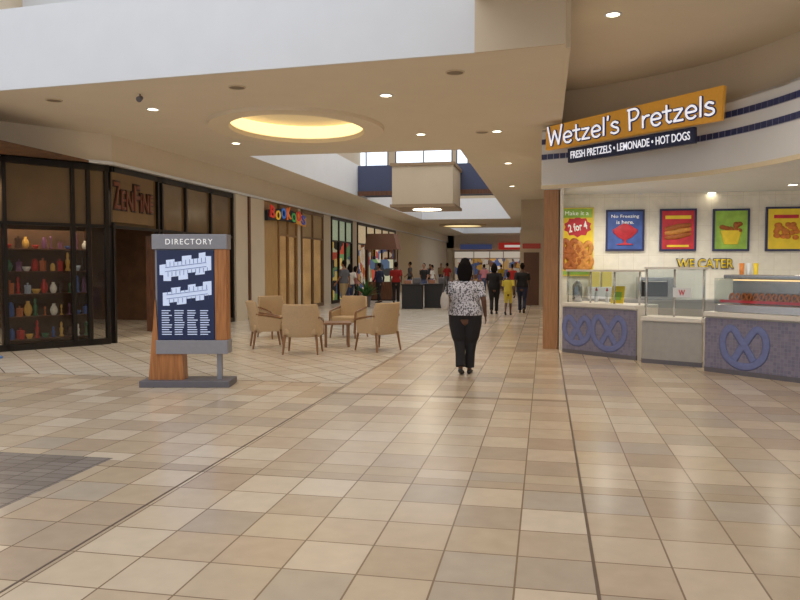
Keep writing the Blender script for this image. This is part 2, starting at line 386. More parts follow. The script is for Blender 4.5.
blackc = cloth('black_cloth', (26, 24, 28)); redc = cloth('red_cloth', (160, 36, 34)); navy = cloth('navy_cloth', (36, 42, 70)); yell = cloth('yellow_cloth', (206, 186, 70))
whitec = cloth('white_cloth', (220, 216, 210)); denim = cloth('denim', (62, 76, 110)); pinkc = cloth('pink_cloth', (190, 120, 128)); khaki = cloth('khaki', (160, 140, 105)); greyc = cloth('grey_cloth', (90, 90, 96))
pr = mat('printed_blouse', (225, 222, 220), .8); nt = pr.node_tree
v_ = nt.nodes.new('ShaderNodeTexNoise'); v_.inputs['Scale'].default_value = 42; v_.inputs['Detail'].default_value = 2
tc_ = nt.nodes.new('ShaderNodeTexCoord'); nt.links.new(tc_.outputs['Object'], v_.inputs['Vector'])
rp_ = nt.nodes.new('ShaderNodeValToRGB'); rp_.color_ramp.interpolation = 'LINEAR'; rp_.color_ramp.elements[0].position = .42; rp_.color_ramp.elements[0].color = lin((70, 68, 74)); rp_.color_ramp.elements[1].position = .5; rp_.color_ramp.elements[1].color = lin((200, 198, 206))
nt.links.new(v_.outputs['Fac'], rp_.inputs['Fac']); nt.links.new(rp_.outputs['Color'], nt.nodes['Principled BSDF'].inputs['Base Color'])

wl = G(465, 374)
wa = {-1: [(-.21, 0, 1.385), (-.295, -.07, 1.15), (-.235, .13, 1.10)], 1: [(.21, 0, 1.385), (.285, -.07, 1.12), (.30, .04, .89)]}
person('woman in black and white printed blouse and black trousers walking away with a shoulder bag', wl, -.02, 1.66, pr, blackc, skin=(92, 60, 44), hair=(16, 12, 12), hairlen=.09, stride=.4, build=1.42, voxel=.0075, sleeves='short', arms=wa, turn=-.1, flare=1.16, foot=.056)
hb = thing('handbag', 'pale handbag with dark strap hanging from the shoulder of the woman in printed blouse', 'bag', wl+Vector((-.27, -.23, .99)), .5)
bb = MB(); bb.loft([((0, 0, 0), .040, .11), ((0, 0, .05), .052, .125), ((0, 0, .14), .048, .12), ((0, 0, .20), .020, .10)], 20)
obj('bag_body', bb, mat('bag_leather', (176, 168, 160), .5, noise=.12), hb, smooth=True)
bs = MB(); bs.tube(cat([(0, -.09, .19), (.02, -.04, .30), (.05, .08, .40), (.09, .17, .44), (.09, .22, .42), (.05, .16, .31), (0, .09, .19)], 5), .014)
obj('strap', bs, mat('strap_leather', (30, 24, 22), .6, noise=.1), hb, smooth=True)
bz_ = MB(); bz_.box(0, 0, .205, .02, .16, .012); obj('zipper', bz_, steel, hb)
P = person
P('person in a red top and dark trousers walking beside the black counters', G(396, 304), .1, 1.70, redc, blackc, stride=.8, skin=(96, 64, 48), voxel=.014)
P('person in dark clothes standing beside the canopied cart, next to the red top', G(379, 303), 1.2, 1.66, navy, blackc, stride=.4, voxel=.014, sleeves='long')
P('person in a white top among the shoppers behind the lounge chairs', G(350, 306), .4, 1.60, whitec, denim, stride=.9, voxel=.014, hairlen=.12)
P('person in a pink top among the shoppers behind the lounge chairs', G(356, 303), -1.2, 1.52, pinkc, blackc, stride=.7, voxel=.014, hairlen=.1, lead=-1)
P('person in a grey top furthest left of the shoppers behind the lounge chairs', G(344, 308), 1.3, 1.74, greyc, khaki, stride=.5, voxel=.014, build=1.2)
P('person in black top and black trousers just right of the woman with the bag', G(494, 314), 0, 1.62, blackc, blackc, stride=.8, voxel=.014, skin=(96, 64, 48), hairlen=.06, build=1.15)
P('child in a yellow top and yellow shorts walking between two adults in dark clothes', G(508, 315), -.1, 1.36, yell, yell, stride=.9, voxel=.014, legs='shorts', skin=(96, 64, 48))
P('person in dark top and navy trousers walking right of the child in yellow', G(522, 313), 0, 1.64, blackc, navy, stride=.9, voxel=.014, lead=-1, skin=(96, 64, 48), build=1.1)
P('distant person in a white top and khaki trousers right of the child in yellow', G(515, 292), 3.0, 1.72, whitec, khaki, stride=.6, voxel=.018)
P('distant person in red in front of the end shop', G(447, 291), .9, 1.7, redc, denim, stride=.8, voxel=.018)
P('distant person in blue beyond the black counters', G(430, 288), 3.4, 1.64, denim, blackc, stride=.8, voxel=.018)
P('distant person in a grey top beyond the canopied cart', G(410, 292), 1.5, 1.76, greyc, blackc, stride=.9, voxel=.018, lead=-1)
P('distant person in a pink top left of the adult in black', G(484, 293), .2, 1.62, pinkc, denim, stride=.7, voxel=.018)
P('distant person in khaki left of the red one near the end shop', G(441, 286), 3.0, 1.7, khaki, navy, stride=.5, voxel=.018)
P('distant small figure in white just right of the black counters', G(432, 293), 1.7, 1.58, whitec, blackc, stride=.9, voxel=.018)
P('distant shopper in yellow between the woman with the bag and the child', G(501, 289), .1, 1.6, yell, denim, stride=.6, voxel=.018)
P('distant shopper in black left of the woman with the bag', G(424, 297), 3.0, 1.66, blackc, denim, stride=.8, voxel=.018)
P('distant shopper in red near the right-hand shopfronts', G(512, 298), .3, 1.62, redc, blackc, stride=.8, voxel=.018, lead=-1)
P('shopper in navy with blue shoes stepping in at the left edge of the view', G(-17, 358), -1.3, 1.7, navy, navy, stride=1.0, voxel=.014, shoes=(90, 130, 190), arms={sd: [(sd*.185, 0, 1.385), (sd*.20, -.04, 1.11), (sd*.19, -.02, .88)] for sd in (-1, 1)})

# ---------------------------------------------------------------- floor
ft_ = tile('floor_tile', .405, .405, [(202, 184, 160), (214, 198, 176), (192, 174, 150), (206, 188, 164), (218, 204, 184), (198, 178, 154), (188, 176, 160), (184, 164, 142), (210, 192, 168)], (138, 118, 98))
fd_ = tile('floor_tile_diagonal', .41, .41, [(220, 210, 196), (210, 200, 184), (224, 216, 204)], (112, 98, 84), rot=PI/4, mortar=.007)
fb_ = tile('floor_brick_grey', .2, .1, [(138, 130, 124), (150, 142, 136), (130, 122, 116)], (112, 104, 98))
fs_ = tile('floor_small_tile', .405, .17, [(194, 176, 154), (184, 166, 144), (202, 186, 164)], (130, 112, 94))
fk_ = tile('floor_dark_band', .405, .13, [(158, 140, 120), (170, 152, 132)], (130, 112, 94))
f = MB()
XL = -2.6; YD = 9.6
def fq(x0, x1, y0, y1, mi, z=0): f.mi = mi; f.face([(x0, y0, z), (x1, y0, z), (x1, y1, z), (x0, y1, z)])
fq(-16, -3.5, -6, 5.5, 2); fq(-3.5, 10, -6, 5.27, 0); fq(-3.5, 10, 5.27, 5.44, 3); fq(-3.5, 10, 5.44, 5.5, 0)
fq(-16, 10, 5.5, 8.8, 0); fq(-16, XL, 8.8, YD, 0); fq(XL, .27, 8.8, 8.93, 4); fq(.27, 10, 8.8, 8.93, 0); fq(XL, 10, 8.93, YD, 0)
fq(-16, XL, YD, 68, 1); fq(XL, 10, YD, 68, 0)
struct('floor', f, [ft_, fd_, fb_, fs_, fk_])
jm = mat('joint_strip', (108, 92, 78), .5, .1, noise=.1)
for i, (x0, y0, x1, y1, w) in enumerate([(.27, 1.5, .27, 13.7, .018), (XL, 1.5, XL, 40, .014), (-12, YD, XL, YD, .012)]):
    s_ = MB(); s_.bar((x0, y0, .001), (x1, y1, .001), w, .003); struct('trim_%d' % (i+1), s_, jm)

# ---------------------------------------------------------------- ceilings
CH = 4.2; CH2 = 4.85; UP = 5.36
A = PZ(475, 52, CH); A0 = PZ(0, 90, CH); Bp = PZ(566, 43, CH)
d_ = (A0-A).normalized(); AL = A+d_*13
cove = PZ(298, 127, CH); covec = (cove.x, cove.y)
def ellp(cx, cy, a, b, n=48, z=CH): return [Vector((cx+a*math.cos(2*PI*i/n), cy+b*math.sin(2*PI*i/n), z)) for i in range(n)]
holes = [ellp(covec[0], covec[1], 1.22, 1.45), [Vector(p) for p in ((-6.95, 16.8, CH), (-1.9, 16.8, CH), (-1.9, 42, CH), (-6.95, 42, CH))], [Vector(p) for p in ((-6.6, 52, CH), (-1, 52, CH), (-1, 61, CH), (-6.6, 61, CH))]]
outer = [Vector(p) for p in ((AL.x, AL.y, CH), (A.x, A.y, CH), (Bp.x, Bp.y, CH), (Bp.x, 14.4, CH), (1.0, 14.4, CH), (1.0, 68, CH), (AL.x, 68, CH))]
loops = [outer]+holes; tri = tessellate_polygon(loops); fl = [p for l in loops for p in l]
c = MB(); vs = [c.b.verts.new(p) for p in fl]
for t3 in tri:
    try: c.b.faces.new([vs[i] for i in t3])
    except ValueError: pass
struct('ceiling', c, ceilm)
c = MB()
c.box((A.x+6)/2, (A.y-4)/2, CH2+.05, 6-A.x+.0, A.y+4, .1); c.box((Bp.x+6)/2, (A.y+14.4)/2, CH2+.05, 6-Bp.x, 14.4-A.y, .1)
struct('ceiling', c, ceilm)
w_ = MB(); w_.strip([(AL.x, AL.y), (A.x, A.y)], CH-.015, UP, -.03); struct('wall_front_fascia', w_, white)
for k, px in enumerate((100, 212, 347)):
    q = PZ(px, 53+(475-px)*37/475, CH); sm_ = MB(); sm_.box(q.x, q.y-.036, (CH+UP)/2, .010, .008, UP-CH, rz=math.atan2(d_.y, d_.x)); struct('trim_4', sm_, seam)
w_ = MB(); w_.strip([(A.x, A.y), (Bp.x, Bp.y)], CH-.015, CH2, -.03); w_.box(A.x+.03, A.y-7, 5.1, .06, 14, .52); struct('wall_front_soffit', w_, beige)
w_ = MB(); w_.box(Bp.x+.03, (A.y+14.4)/2, (CH+CH2)/2, .06, 14.4-A.y, CH2-CH+.02); struct('wall_soffit_side', w_, ceilm)
w_ = MB(); w_.box(-8, 15, 7.6, 14, .1, 1.2); w_.box(-3.5, 15, 6, 9, .1, 2); w_.box(-11.5, 15, 5.2, 7, .1, .7)
for i in range(5): w_.box(-8.2-i*1.3, 14.97, 6.3, .12, .12, 1.6)
struct('wall_upper_front', w_, white)
w_ = MB(); w_.box(-11.5, 15.1, 6.3, 7.2, .02, 1.8); struct('window_1', w_, coolglow)
t = thing('ceiling_cove', 'large oval recessed ceiling cove glowing warm above the lounge chairs', 'ceiling light', (covec[0], covec[1], CH))
r_ = MB(); n = 64
for (a0, b0, z0, a1, b1, z1) in ((1.62, 1.85, .0, 1.60, 1.83, -.06), (1.60, 1.83, -.06, 1.24, 1.47, -.06), (1.24, 1.47, -.06, 1.22, 1.45, .03)):
    for i in range(n):
        p = 2*PI*i/n; q = 2*PI*(i+1)/n
        r_.face([(a0*math.cos(p), b0*math.sin(p), z0), (a0*math.cos(q), b0*math.sin(q), z0), (a1*math.cos(q), b1*math.sin(q), z1), (a1*math.cos(p), b1*math.sin(p), z1)])
obj('ring', r_, mat('cove_ring_paint', (226, 212, 188), .7, noise=.02), t)
r_ = MB()
for i in range(n):
    p = 2*PI*i/n; q = 2*PI*(i+1)/n
    r_.face([(1.22*math.cos(p), 1.45*math.sin(p), .02), (1.22*math.cos(q), 1.45*math.sin(q), .02), (1.34*math.cos(q), 1.57*math.sin(q), .3), (1.34*math.cos(p), 1.57*math.sin(p), .3)])
obj('glowing_rim', r_, covem, t)
r_ = MB(); r_.face([(1.36*math.cos(2*PI*i/n), 1.6*math.sin(2*PI*i/n), .3) for i in range(n)]); obj('recess_top', r_, mat('cove_top', (228, 212, 180), .8, emit=.12, ecol=(255, 230, 175)), t)
q = PZ(471, 229, CH); t = thing('ceiling_light', 'far round yellow glowing ceiling disc over the corridor', 'ceiling light', (q.x, 48, CH))
r_ = MB(); r_.lathe([(1.5, -.0), (1.5, -.08), (1.25, -.1), (1.25, -.02)], n=32); obj('ring', r_, beige, t)
r_ = MB(); r_.lathe([(1.24, -.06), (1.24, -.04)], n=32); obj('lens', r_, covem, t)

w_ = MB(); w_.box(-7.0, 29.4, (CH+UP)/2, .1, 25.2, UP-CH); struct('wall_atrium_left', w_, white)
w_ = MB(); w_.box(-1.85, 29.4, (CH+UP)/2, .1, 25.2, UP-CH); struct('wall_atrium_right', w_, white)
w_ = MB(); w_.box(-4.4, 42.05, (CH+UP)/2, 5.1, .1, UP-CH); w_.box(-4.4, 16.75, (CH+UP)/2, 5.1, .1, UP-CH); struct('wall_atrium_ends', w_, white)
w_ = MB(); w_.box(-3.8, 61.05, (CH+UP)/2, 5.6, .1, UP-CH); w_.box(-6.65, 56.5, (CH+UP)/2, .1, 9, UP-CH); struct('wall_far_atrium', w_, white)
w_ = MB()
Yw = 46
wins = [PY(345, 152, Yw), PY(388, 168, Yw), PY(396, 149, Yw), PY(452, 166, Yw), PY(457, 150, Yw), PY(468, 168, Yw)]
zt = 9.2; zb = wins[3].z
w_.box(-5, Yw, (CH+.1+zb)/2, 14, .1, zb-CH-.1); w_.box(-5, Yw, 10.2, 14, .1, 2)
xs = [-14, wins[0].x, wins[1].x, wins[2].x, wins[3].x, wins[4].x, wins[5].x, 2]
for i in range(0, 8, 2): w_.box((xs[i]+xs[i+1])/2, Yw, (zb+zt)/2, xs[i+1]-xs[i], .1, zt-zb)
struct('wall_upper_far', w_, beige)
for i in range(3):
    a, b = xs[1+2*i], xs[2+2*i]; w_ = MB(); w_.box((a+b)/2, Yw+.1, (zb+zt)/2, b-a+.1, .02, zt-zb+.1); o = struct('window_%d' % (i+2), w_, coolglow)
    nn = max(1, int((b-a)/1.2))
    for k in range(nn+1): m_ = MB(); m_.box(a+(b-a)*k/nn, Yw-.06, (zb+zt)/2, .07, .05, zt-zb); obj('mullion', m_, dgrey, o)
w_ = MB(); w_.box(-11.6, 30, 7.6, .1, 32, 4.6); struct('wall_upper_left', w_, beige)
w_ = MB(); w_.box(.9, 30, 7.6, .1, 32, 4.6); struct('wall_upper_right', w_, beige)
bt = thing('footbridge', 'dark blue fronted bridge spanning the ceiling opening above the corridor', 'bridge', (-4.425, 28, 4.28))
w_ = MB(); w_.box(0, 0, .52, 5.02, 1.6, 1.04); obj('deck', w_, mat('navy_panel', (66, 74, 104), .6, noise=.05), bt)
w_ = MB(); w_.box(0, -.82, .0, 5.02, .06, .16); obj('edge_trim', w_, woodd, bt)
lq = PY(422, 206, 24.9)
lt = thing('lantern_box', 'square tan box with light panel hanging in front of the bridge', 'ceiling light', (lq.x, 26.03, lq.z))
w_ = MB(); w_.box(0, 0, .72, 2.1, 2.2, 1.4); obj('housing', w_, beige, lt, bevel=.02)
for z in (.02, 1.42): w_ = MB(); w_.box(0, 0, z, 2.22, 2.3, .1); obj('edge_trim', w_, mat('tan_trim', (150, 126, 98), .6, noise=.04), lt)
w_ = MB(); w_.lathe([(.5, -.05), (.5, -.035)], n=28); obj('lamp_panel', w_, lampm, lt)

# ---------------------------------------------------------------- downlights / speakers
def spot(loc, e, col=(1, .85, .66), ang=130, r=.05):
    l = bpy.data.lights.new('spot', 'SPOT'); l.energy = e; l.color = col; l.spot_size = math.radians(ang); l.spot_blend = .8; l.shadow_soft_size = r
    o = bpy.data.objects.new('spot', l); C.objects.link(o); o.location = loc; return o
proto = None
DL = [(153, 109, CH, 'left of the oval cove'), (386, 95, CH, 'right of the oval cove, nearest the fascia'), (421, 134, CH, 'right of the oval cove, further down the corridor'), (236, 143, CH, 'behind the oval cove over the shop windows'), (497, 131, CH, 'near the pretzel counter end of the low ceiling'), (613, 14, CH2, 'in the high ceiling in front of the pretzel sign'), (508, 163, CH, 'over the right side of the corridor, nearer'), (512, 186, CH, 'over the right side of the corridor, farther'), (352, 211, CH, 'over the row of left shopfronts, far along')]
for i, (x, y, z, w) in enumerate(DL):
    q = PZ(x, y, z); lab = 'round recessed ceiling downlight '+w
    if not proto:
        proto = thing('downlight', lab, 'ceiling light', q, 0, 'ceiling downlights')
        r_ = MB(); r_.lathe([(.11, .0), (.11, -.012), (.085, -.014), (.08, .0)], n=20); obj('trim_ring', r_, white, proto)
        r_ = MB(); r_.lathe([(.078, -.009), (.078, -.004)], n=20); obj('lens', r_, lampm, proto)
    else: dup(proto, q, 0, lab)
    spot(q+Vector((0, 0, -.04)), 105)
for q in ((1.6, 6.5), (1.2, 3.5), (2.4, 9.5)): spot((q[0], q[1], CH2-.05), 90, (1, .88, .74), 150)  # added lamps without fixtures, out of view, to brighten the high ceiling zone
proto = None
for x, y, w in [(54, 100, 'near the left shopfront'), (237, 87, 'just behind the white fascia'), (455, 72, 'near the corner of the low ceiling'), (482, 132, 'right of the oval cove')]:
    q = PZ(x, y, CH); lab = 'round grey ceiling speaker grille '+w
    if not proto:
        proto = thing('ceiling_speaker', lab, 'speaker', q, 0, 'ceiling speaker grilles')
        r_ = MB(); r_.lathe([(.13, .0), (.13, -.012), (.115, -.016), (.11, -.004)], n=24); obj('rim', r_, beige, proto)
        r_ = MB(); r_.lathe([(.11, -.01), (.11, -.004)], n=24); obj('grille', r_, mat('grille', (128, 112, 92), .6, noise=.2, nscale=200), proto)
    else: dup(proto, q, 0, lab)
q = PZ(140, 94, CH); t = thing('spotlight', 'small dark adjustable spotlight under the ceiling at left', 'spotlight', q)
r_ = MB(); r_.cyl((0, 0, -.0), (0, 0, -.06), .012); obj('stem', r_, dgrey, t); r_ = MB(); r_.cyl((0, .03, -.05), (0, -.04, -.09), .035, .045); obj('head', r_, dgrey, t)

# ---------------------------------------------------------------- left shopfront one
XW = -8.65
K = Vector((XW, 13.6, 0)); Lf = G(0, 352); dl = (Lf-K).normalized(); L2 = K+dl*4.6
def front(label, P0, P1, posts, rail_z, top, tz, open_=None, glassm=pane, base=.12, upper=tan, fm=dark, w=.07):
    P0 = Vector(P0); P1 = Vector(P1); L = (P1-P0).length; a = math.atan2(P1.y-P0.y, P1.x-P0.x)
    t = thing('shopfront', label, 'shopfront', P0, a)
    fr = MB()
    for x in posts: fr.box(x, 0, top/2, w, .1, top)
    fr.box(L/2, 0, top-.06, L, .1, .12); fr.box(L/2, 0, rail_z, L, .09, .06)
    for i in range(len(posts)-1):
        a0, a1 = posts[i], posts[i+1]
        if open_ is None or i not in open_: fr.box((a0+a1)/2, 0, base/2, a1-a0, .1, base)
    obj('frame', fr, fm, t)
    for i in range(len(posts)-1):
        a0, a1 = posts[i]+w/2, posts[i+1]-w/2
        if a1-a0 < .1: continue
        if open_ is None or i not in open_:
            p = MB(); p.box((a0+a1)/2, .0, (base+rail_z-.03)/2, a1-a0, .012, rail_z-.03-base); obj('pane', p, glassm, t)
        p = MB(); p.box((a0+a1)/2, .02, (rail_z+.03+tz)/2, a1-a0, .012, tz-rail_z-.03); obj('upper_panel', p, upper, t)
    return t, a
LA = (K-L2).length
zr = 2.38
front('dark framed corner shop window at far left with goods on shelves behind', L2, K, [.05, 1.5, 2.65, LA-.72, LA-.42, LA-.06], zr, 3.6, 3.48)
def yB(px): return PX(px, 300, XW).y-13.6
tB, aB = front('dark framed shop entrance with brown sign panel and tall windows', K+Vector((.0, .06, 0)), (XW, 19.6, 0), [.05, yB(157), yB(161), yB(185), yB(210), 5.9], zr, 3.6, 3.48, open_=[0])
sg = thing('shop_sign', 'brown sign panel with dull red-brown capital letters above the left shop entrance', 'sign', (XW+.07, 13.6+yB(132), 2.95), PI/2)
w_ = MB(); sw = yB(157)-.25; w_.box(0, 0, .02, sw, .04, 1.0); obj('panel', w_, mat('sign_tan', (112, 86, 52), .5, emit=.05, noise=.15, nscale=2), sg)
sl_ = mat('sign_brown_letters', (120, 66, 44), .4, emit=.04); sr_ = mat('sign_dark_edge', (50, 26, 20), .5)
for ch, u, w, h in (('Z', -.43, .14, .54), ('EN', -.20, .27, .38), ('F', .045, .14, .54), ('INE', .29, .32, .38)):
    text('letter_edge', ch, sr_, sg, (u*sw, -.022, -.02+(h-.38)/2), w*sw+.06, h+.06, ex=.02, offset=.04)
    text('letters', ch, sl_, sg, (u*sw, -.043, -.02+(h-.38)/2), w*sw, h, ex=.02, offset=.005)
w_ = MB(); e0 = K+Vector((.12, -.06, 0))
w_.strip([tuple((L2+Vector((.1, -.06, 0)))[:2]), tuple(e0[:2]), (XW+.12, 66)], 3.6, CH, .5); struct('wall_left_bulkhead', w_, cream)
w_ = MB(); w_.strip([tuple((L2+Vector((.16, -.1, 0)))[:2]), (e0.x+.06, e0.y-.03), (XW+.18, 66)], 3.6, 3.66, .1); struct('trim_5', w_, white)
din = mat('shop_interior', (104, 76, 54), .8, noise=.3, nscale=3)
w_ = MB(); w_.box(-13.6, 14.5, 1.8, .1, 12, 3.6); w_.box(-11.1, 19.7, 1.8, 4.9, .1, 3.6); w_.box(-11.2, 14.5, 3.62, 4.9, 10.4, .04); struct('wall_shop_back', w_, din)
def shelf_unit(loc, rz, w, label):
    t = thing('display_shelf', label, 'shelf', loc, rz)
    for x in (-w/2, w/2): s_ = MB(); s_.box(x, 0, 1.15, .03, .36, 2.3); obj('upright', s_, woodd, t)
    for k in range(5): b_ = MB(); b_.box(0, 0, .15+.44*k, w-.03, .36, .02); obj('shelf_board', b_, woodd, t)
    s_ = MB(); s_.box(0, .17, 1.15, w-.03, .015, 2.3); obj('back_panel', s_, din, t)
    return t
shapes = {'vase': [(.04, 0), (.07, .05), (.085, .12), (.06, .19), (.03, .23), (.042, .26)], 'bowl': [(.04, 0), (.05, .01), (.08, .06), (.09, .1), (.08, .1), (.04, .03)], 'jar': [(.05, 0), (.065, .03), (.065, .15), (.05, .18), (.05, .2), (.02, .23)], 'candlestick': [(.05, 0), (.05, .02), (.015, .05), (.02, .12), (.012, .2), (.035, .22), (.02, .3)], 'gift_box': [(.08, 0), (.08, .16), (.085, .16), (.085, .2), (.01, .2), (.03, .25)], 'figurine': [(.05, 0), (.055, .03), (.03, .06), (.045, .14), (.05, .18), (.02, .22), (.035, .26), (.03, .3), (.01, .33)]}
vc = [((180, 48, 38), 'red'), ((214, 166, 80), 'golden'), ((66, 92, 150), 'blue'), ((224, 214, 196), 'cream'), ((66, 112, 76), 'green'), ((190, 106, 60), 'orange'), ((170, 180, 190), 'silver'), ((70, 46, 36), 'dark brown'), ((120, 76, 104), 'purple')]
vm = {cn: mat('glaze_'+cn.replace(' ', '_'), cc, .3, noise=.15, nscale=30, emit=.12) for cc, cn in vc}  # wares glow slightly by themselves, brightening them in place of lamplight
vmesh = {}
lv = ['lowest', 'second', 'third', 'fourth', 'top']
def stock(unit, w, desc, n):
    M = Matrix.Translation(unit.location) @ Matrix.Rotation(unit.rotation_euler.z, 4, 'Z')
    for k in range(5):
        for i in range(n):
            kn = random.choice(list(shapes)); cc, cn = random.choice(vc)
            if (kn, cn) not in vmesh:
                r_ = MB(); r_.lathe(shapes[kn], n=4 if kn == 'gift_box' else 12); o = obj(kn, r_, vm[cn], smooth=kn != 'gift_box'); vmesh[(kn, cn)] = o
            else: o = vmesh[(kn, cn)].copy(); C.objects.link(o)
            s = random.uniform(.62, .95)
            o.location = M @ Vector((-w/2+w*(i+.6)/(n+.2), random.uniform(-.08, .04), .161+.44*k)); o.scale = (s, s, s*random.uniform(.9, 1.35)); o.rotation_euler.z = random.uniform(0, 1)
            tag(o, '%s %s, %s from left, %s shelf, %s' % (cn, kn.replace('_', ' '), ORD[i], lv[k], desc), kn.replace('_', ' '), 'wares on the shop shelves')
inA = Vector((-dl.y, dl.x, 0))
if inA.x > 0: inA = -inA
angA = math.atan2(-dl.y, -dl.x)
for k, (s_, nm) in enumerate(((1.0, 'corner shop window beside entrance'), (2.75, 'leftmost shop window'))):
    w = (1.6, 1.5)[k]; u = shelf_unit(K+dl*s_+inA*.6, angA, w, 'wooden display shelf crowded with colourful wares in the '+nm); stock(u, w, nm, 10)
for k, (yy, nm) in enumerate(((17.0, 'first window right of entrance'), (18.6, 'last window right of entrance'))):
    u = shelf_unit(Vector((XW-.6, yy, 0)), PI/2, 1.3, 'wooden display shelf of wares in the '+nm); stock(u, 1.3, nm, 7)
for q, e in (((-9.9, 12.0, 3.3), 90), ((-10.0, 14.2, 3.3), 60), ((-9.1, 17.0, 3.3), 50), ((-9.1, 18.6, 3.3), 50), ((-9.15, 13.0, 3.3), 90), ((-9.95, 11.6, 3.3), 90), ((-10.9, 13.5, 3.3), 80)): spot(q, e, (1, .82, .6), 160)
for i, (px, py) in enumerate(((8, 236), (32, 232), (66, 238))):
    q = PX(px, py, -10.6); t = thing('pendant_lamp', 'small warm pendant lamp inside the corner shop, %s from the left' % ORD[i], 'lamp', (q.x, q.y, 2.6), 0, 'pendants in the corner shop')
    r_ = MB(); r_.cyl((0, 0, .05), (0, 0, 1.0), .006, n=6); obj('cord', r_, black, t); r_ = MB(); r_.ell((0, 0, 0), (.06, .06, .06), 12); obj('globe', r_, lampm, t, smooth=True)

# ---------------------------------------------------------------- left corridor wall beyond
def wallbox(y0, y1, m, name, x=XW, th=.3, z1=3.6):
    w_ = MB(); w_.box(x-th/2, (y0+y1)/2, z1/2, th, y1-y0, z1); return struct(name, w_, m)
Yp = lambda px: PX(px, 300, XW).y
wallbox(19.62, Yp(262), cream, 'wall_left', x=XW+.1, th=.4)
w_ = MB(); w_.box(XW+.12, Yp(246), 1.8, .06, .12, 3.6); struct('trim_6', w_, woodd)
wallbox(Yp(262), Yp(278), woody, 'wall_left_wood')
def shop2(label, px0, px1, nb, upm, inner, fm, openb=None):
    y0, y1 = Yp(px0), Yp(px1); L = y1-y0
    front(label, (XW, y0, 0), (XW, y1, 0), [.06+(L-.12)*k/nb for k in range(nb+1)], 2.6, 3.6, 3.48, upper=upm, fm=fm, open_=openb)
    w_ = MB(); w_.box(XW-.9, (y0+y1)/2, 1.8, .05, L, 3.6); w_.box(XW-.5, y0+.03, 1.8, .8, .05, 3.6); w_.box(XW-.5, y1-.03, 1.8, .8, .05, 3.6)
    struct('wall_shop_back', w_, inner)
cream_glow = mat('lit_interior_cream', (196, 164, 118), .8, emit=.4, noise=.3, nscale=1.2)  # emission stands in for shop lighting, as in the goods materials below
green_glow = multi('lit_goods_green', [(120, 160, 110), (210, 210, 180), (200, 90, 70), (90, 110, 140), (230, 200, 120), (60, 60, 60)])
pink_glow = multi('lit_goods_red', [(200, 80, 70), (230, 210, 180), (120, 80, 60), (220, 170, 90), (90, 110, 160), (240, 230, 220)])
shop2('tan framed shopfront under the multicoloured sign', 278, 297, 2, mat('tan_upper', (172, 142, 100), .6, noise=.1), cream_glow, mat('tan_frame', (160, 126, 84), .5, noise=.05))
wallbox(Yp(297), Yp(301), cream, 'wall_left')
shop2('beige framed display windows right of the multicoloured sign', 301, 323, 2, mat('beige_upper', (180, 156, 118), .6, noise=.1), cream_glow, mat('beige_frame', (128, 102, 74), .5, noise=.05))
wallbox(Yp(323), Yp(331), cream, 'wall_left')
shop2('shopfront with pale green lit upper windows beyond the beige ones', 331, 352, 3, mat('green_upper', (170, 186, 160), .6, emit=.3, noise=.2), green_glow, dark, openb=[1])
wallbox(Yp(352), Yp(357), cream, 'wall_left')
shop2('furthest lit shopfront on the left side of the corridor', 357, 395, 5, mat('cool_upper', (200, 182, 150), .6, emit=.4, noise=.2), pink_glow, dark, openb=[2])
wallbox(Yp(395), 66, cream, 'wall_left')
y0, y1 = Yp(262), Yp(301); ym = (y0+y1)/2
sg = thing('shop_sign', 'dark arched sign with orange right end and multicoloured letters on left wall', 'sign', (XW+.16, ym, 3.2), PI/2)
Ls = (y1-y0)/2
def arch(t0, t1): 
    pts = []
    for i in range(9): t_ = t0+(t1-t0)*i/8; pts.append((Ls*t_, .10+.14*(1-t_*t_)))
    for i in range(9): t_ = t1+(t0-t1)*i/8; pts.append((Ls*t_, -.22+.08*(1-t_*t_)))
    return pts
w_ = MB(); w_.prismY(arch(-1, .42), -.05, .05); obj('panel', w_, mat('sign_blue_black', (22, 26, 44), .5, noise=.1), sg)
w_ = MB(); w_.prismY(arch(.43, 1), -.05, .05); obj('panel', w_, mat('sign_orange_end', (214, 150, 60), .5, emit=.15, noise=.05), sg)
cols = [(210, 54, 44), (230, 184, 60), (70, 116, 196), (220, 110, 50), (76, 156, 84), (200, 56, 54), (50, 70, 150)]
for i, ch in enumerate('BOOKOOS'):
    xx = (-Ls+Ls*2*(i+.5)/7)*.94
    o = text('letter', ch, mat('sign_letter', cols[i], .4, emit=.3), sg, (xx, -.06, (.06, -.03, .05, .08, -.02, .06, -.03)[i]+.04*(1-(xx/Ls)**2)), Ls*2/7*.80, (.38, .30, .35, .40, .31, .34, .33)[i], ex=.03, offset=.02)
    o.rotation_euler.y = (.12, -.1, .08, -.14, .1, -.06, .12)[i]
w_ = MB(); w_.box(-11, 66, 2.1, 6, .2, 4.2); w_.box(1, 66, 2.1, 3, .2, 4.2); w_.box(-4.5, 66, 3.7, 9, .2, 1.2); w_.box(-4, 68, 2.1, 14, .2, 4.2); struct('wall_far', w_, cream)
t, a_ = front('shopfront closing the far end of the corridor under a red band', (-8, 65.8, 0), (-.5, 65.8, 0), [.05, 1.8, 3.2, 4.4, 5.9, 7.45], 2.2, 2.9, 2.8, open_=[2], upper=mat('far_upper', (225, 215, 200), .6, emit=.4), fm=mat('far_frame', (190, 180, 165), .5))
w_ = MB(); w_.box(3.75, 1.2, 1.4, 7.5, .1, 2.8); obj('lit_back_wall', w_, pink_glow, t)
w_ = MB(); w_.box(5.6, -.12, 3.25, 3.2, .1, .6); obj('red_band', w_, mat('red_band', (186, 44, 40), .5, emit=.3), t)
w_ = MB(); w_.box(5.6, -.19, 3.25, 2.2, .03, .2); obj('white_strip', w_, mat('white_strip', (240, 235, 230), .5, emit=.4), t)
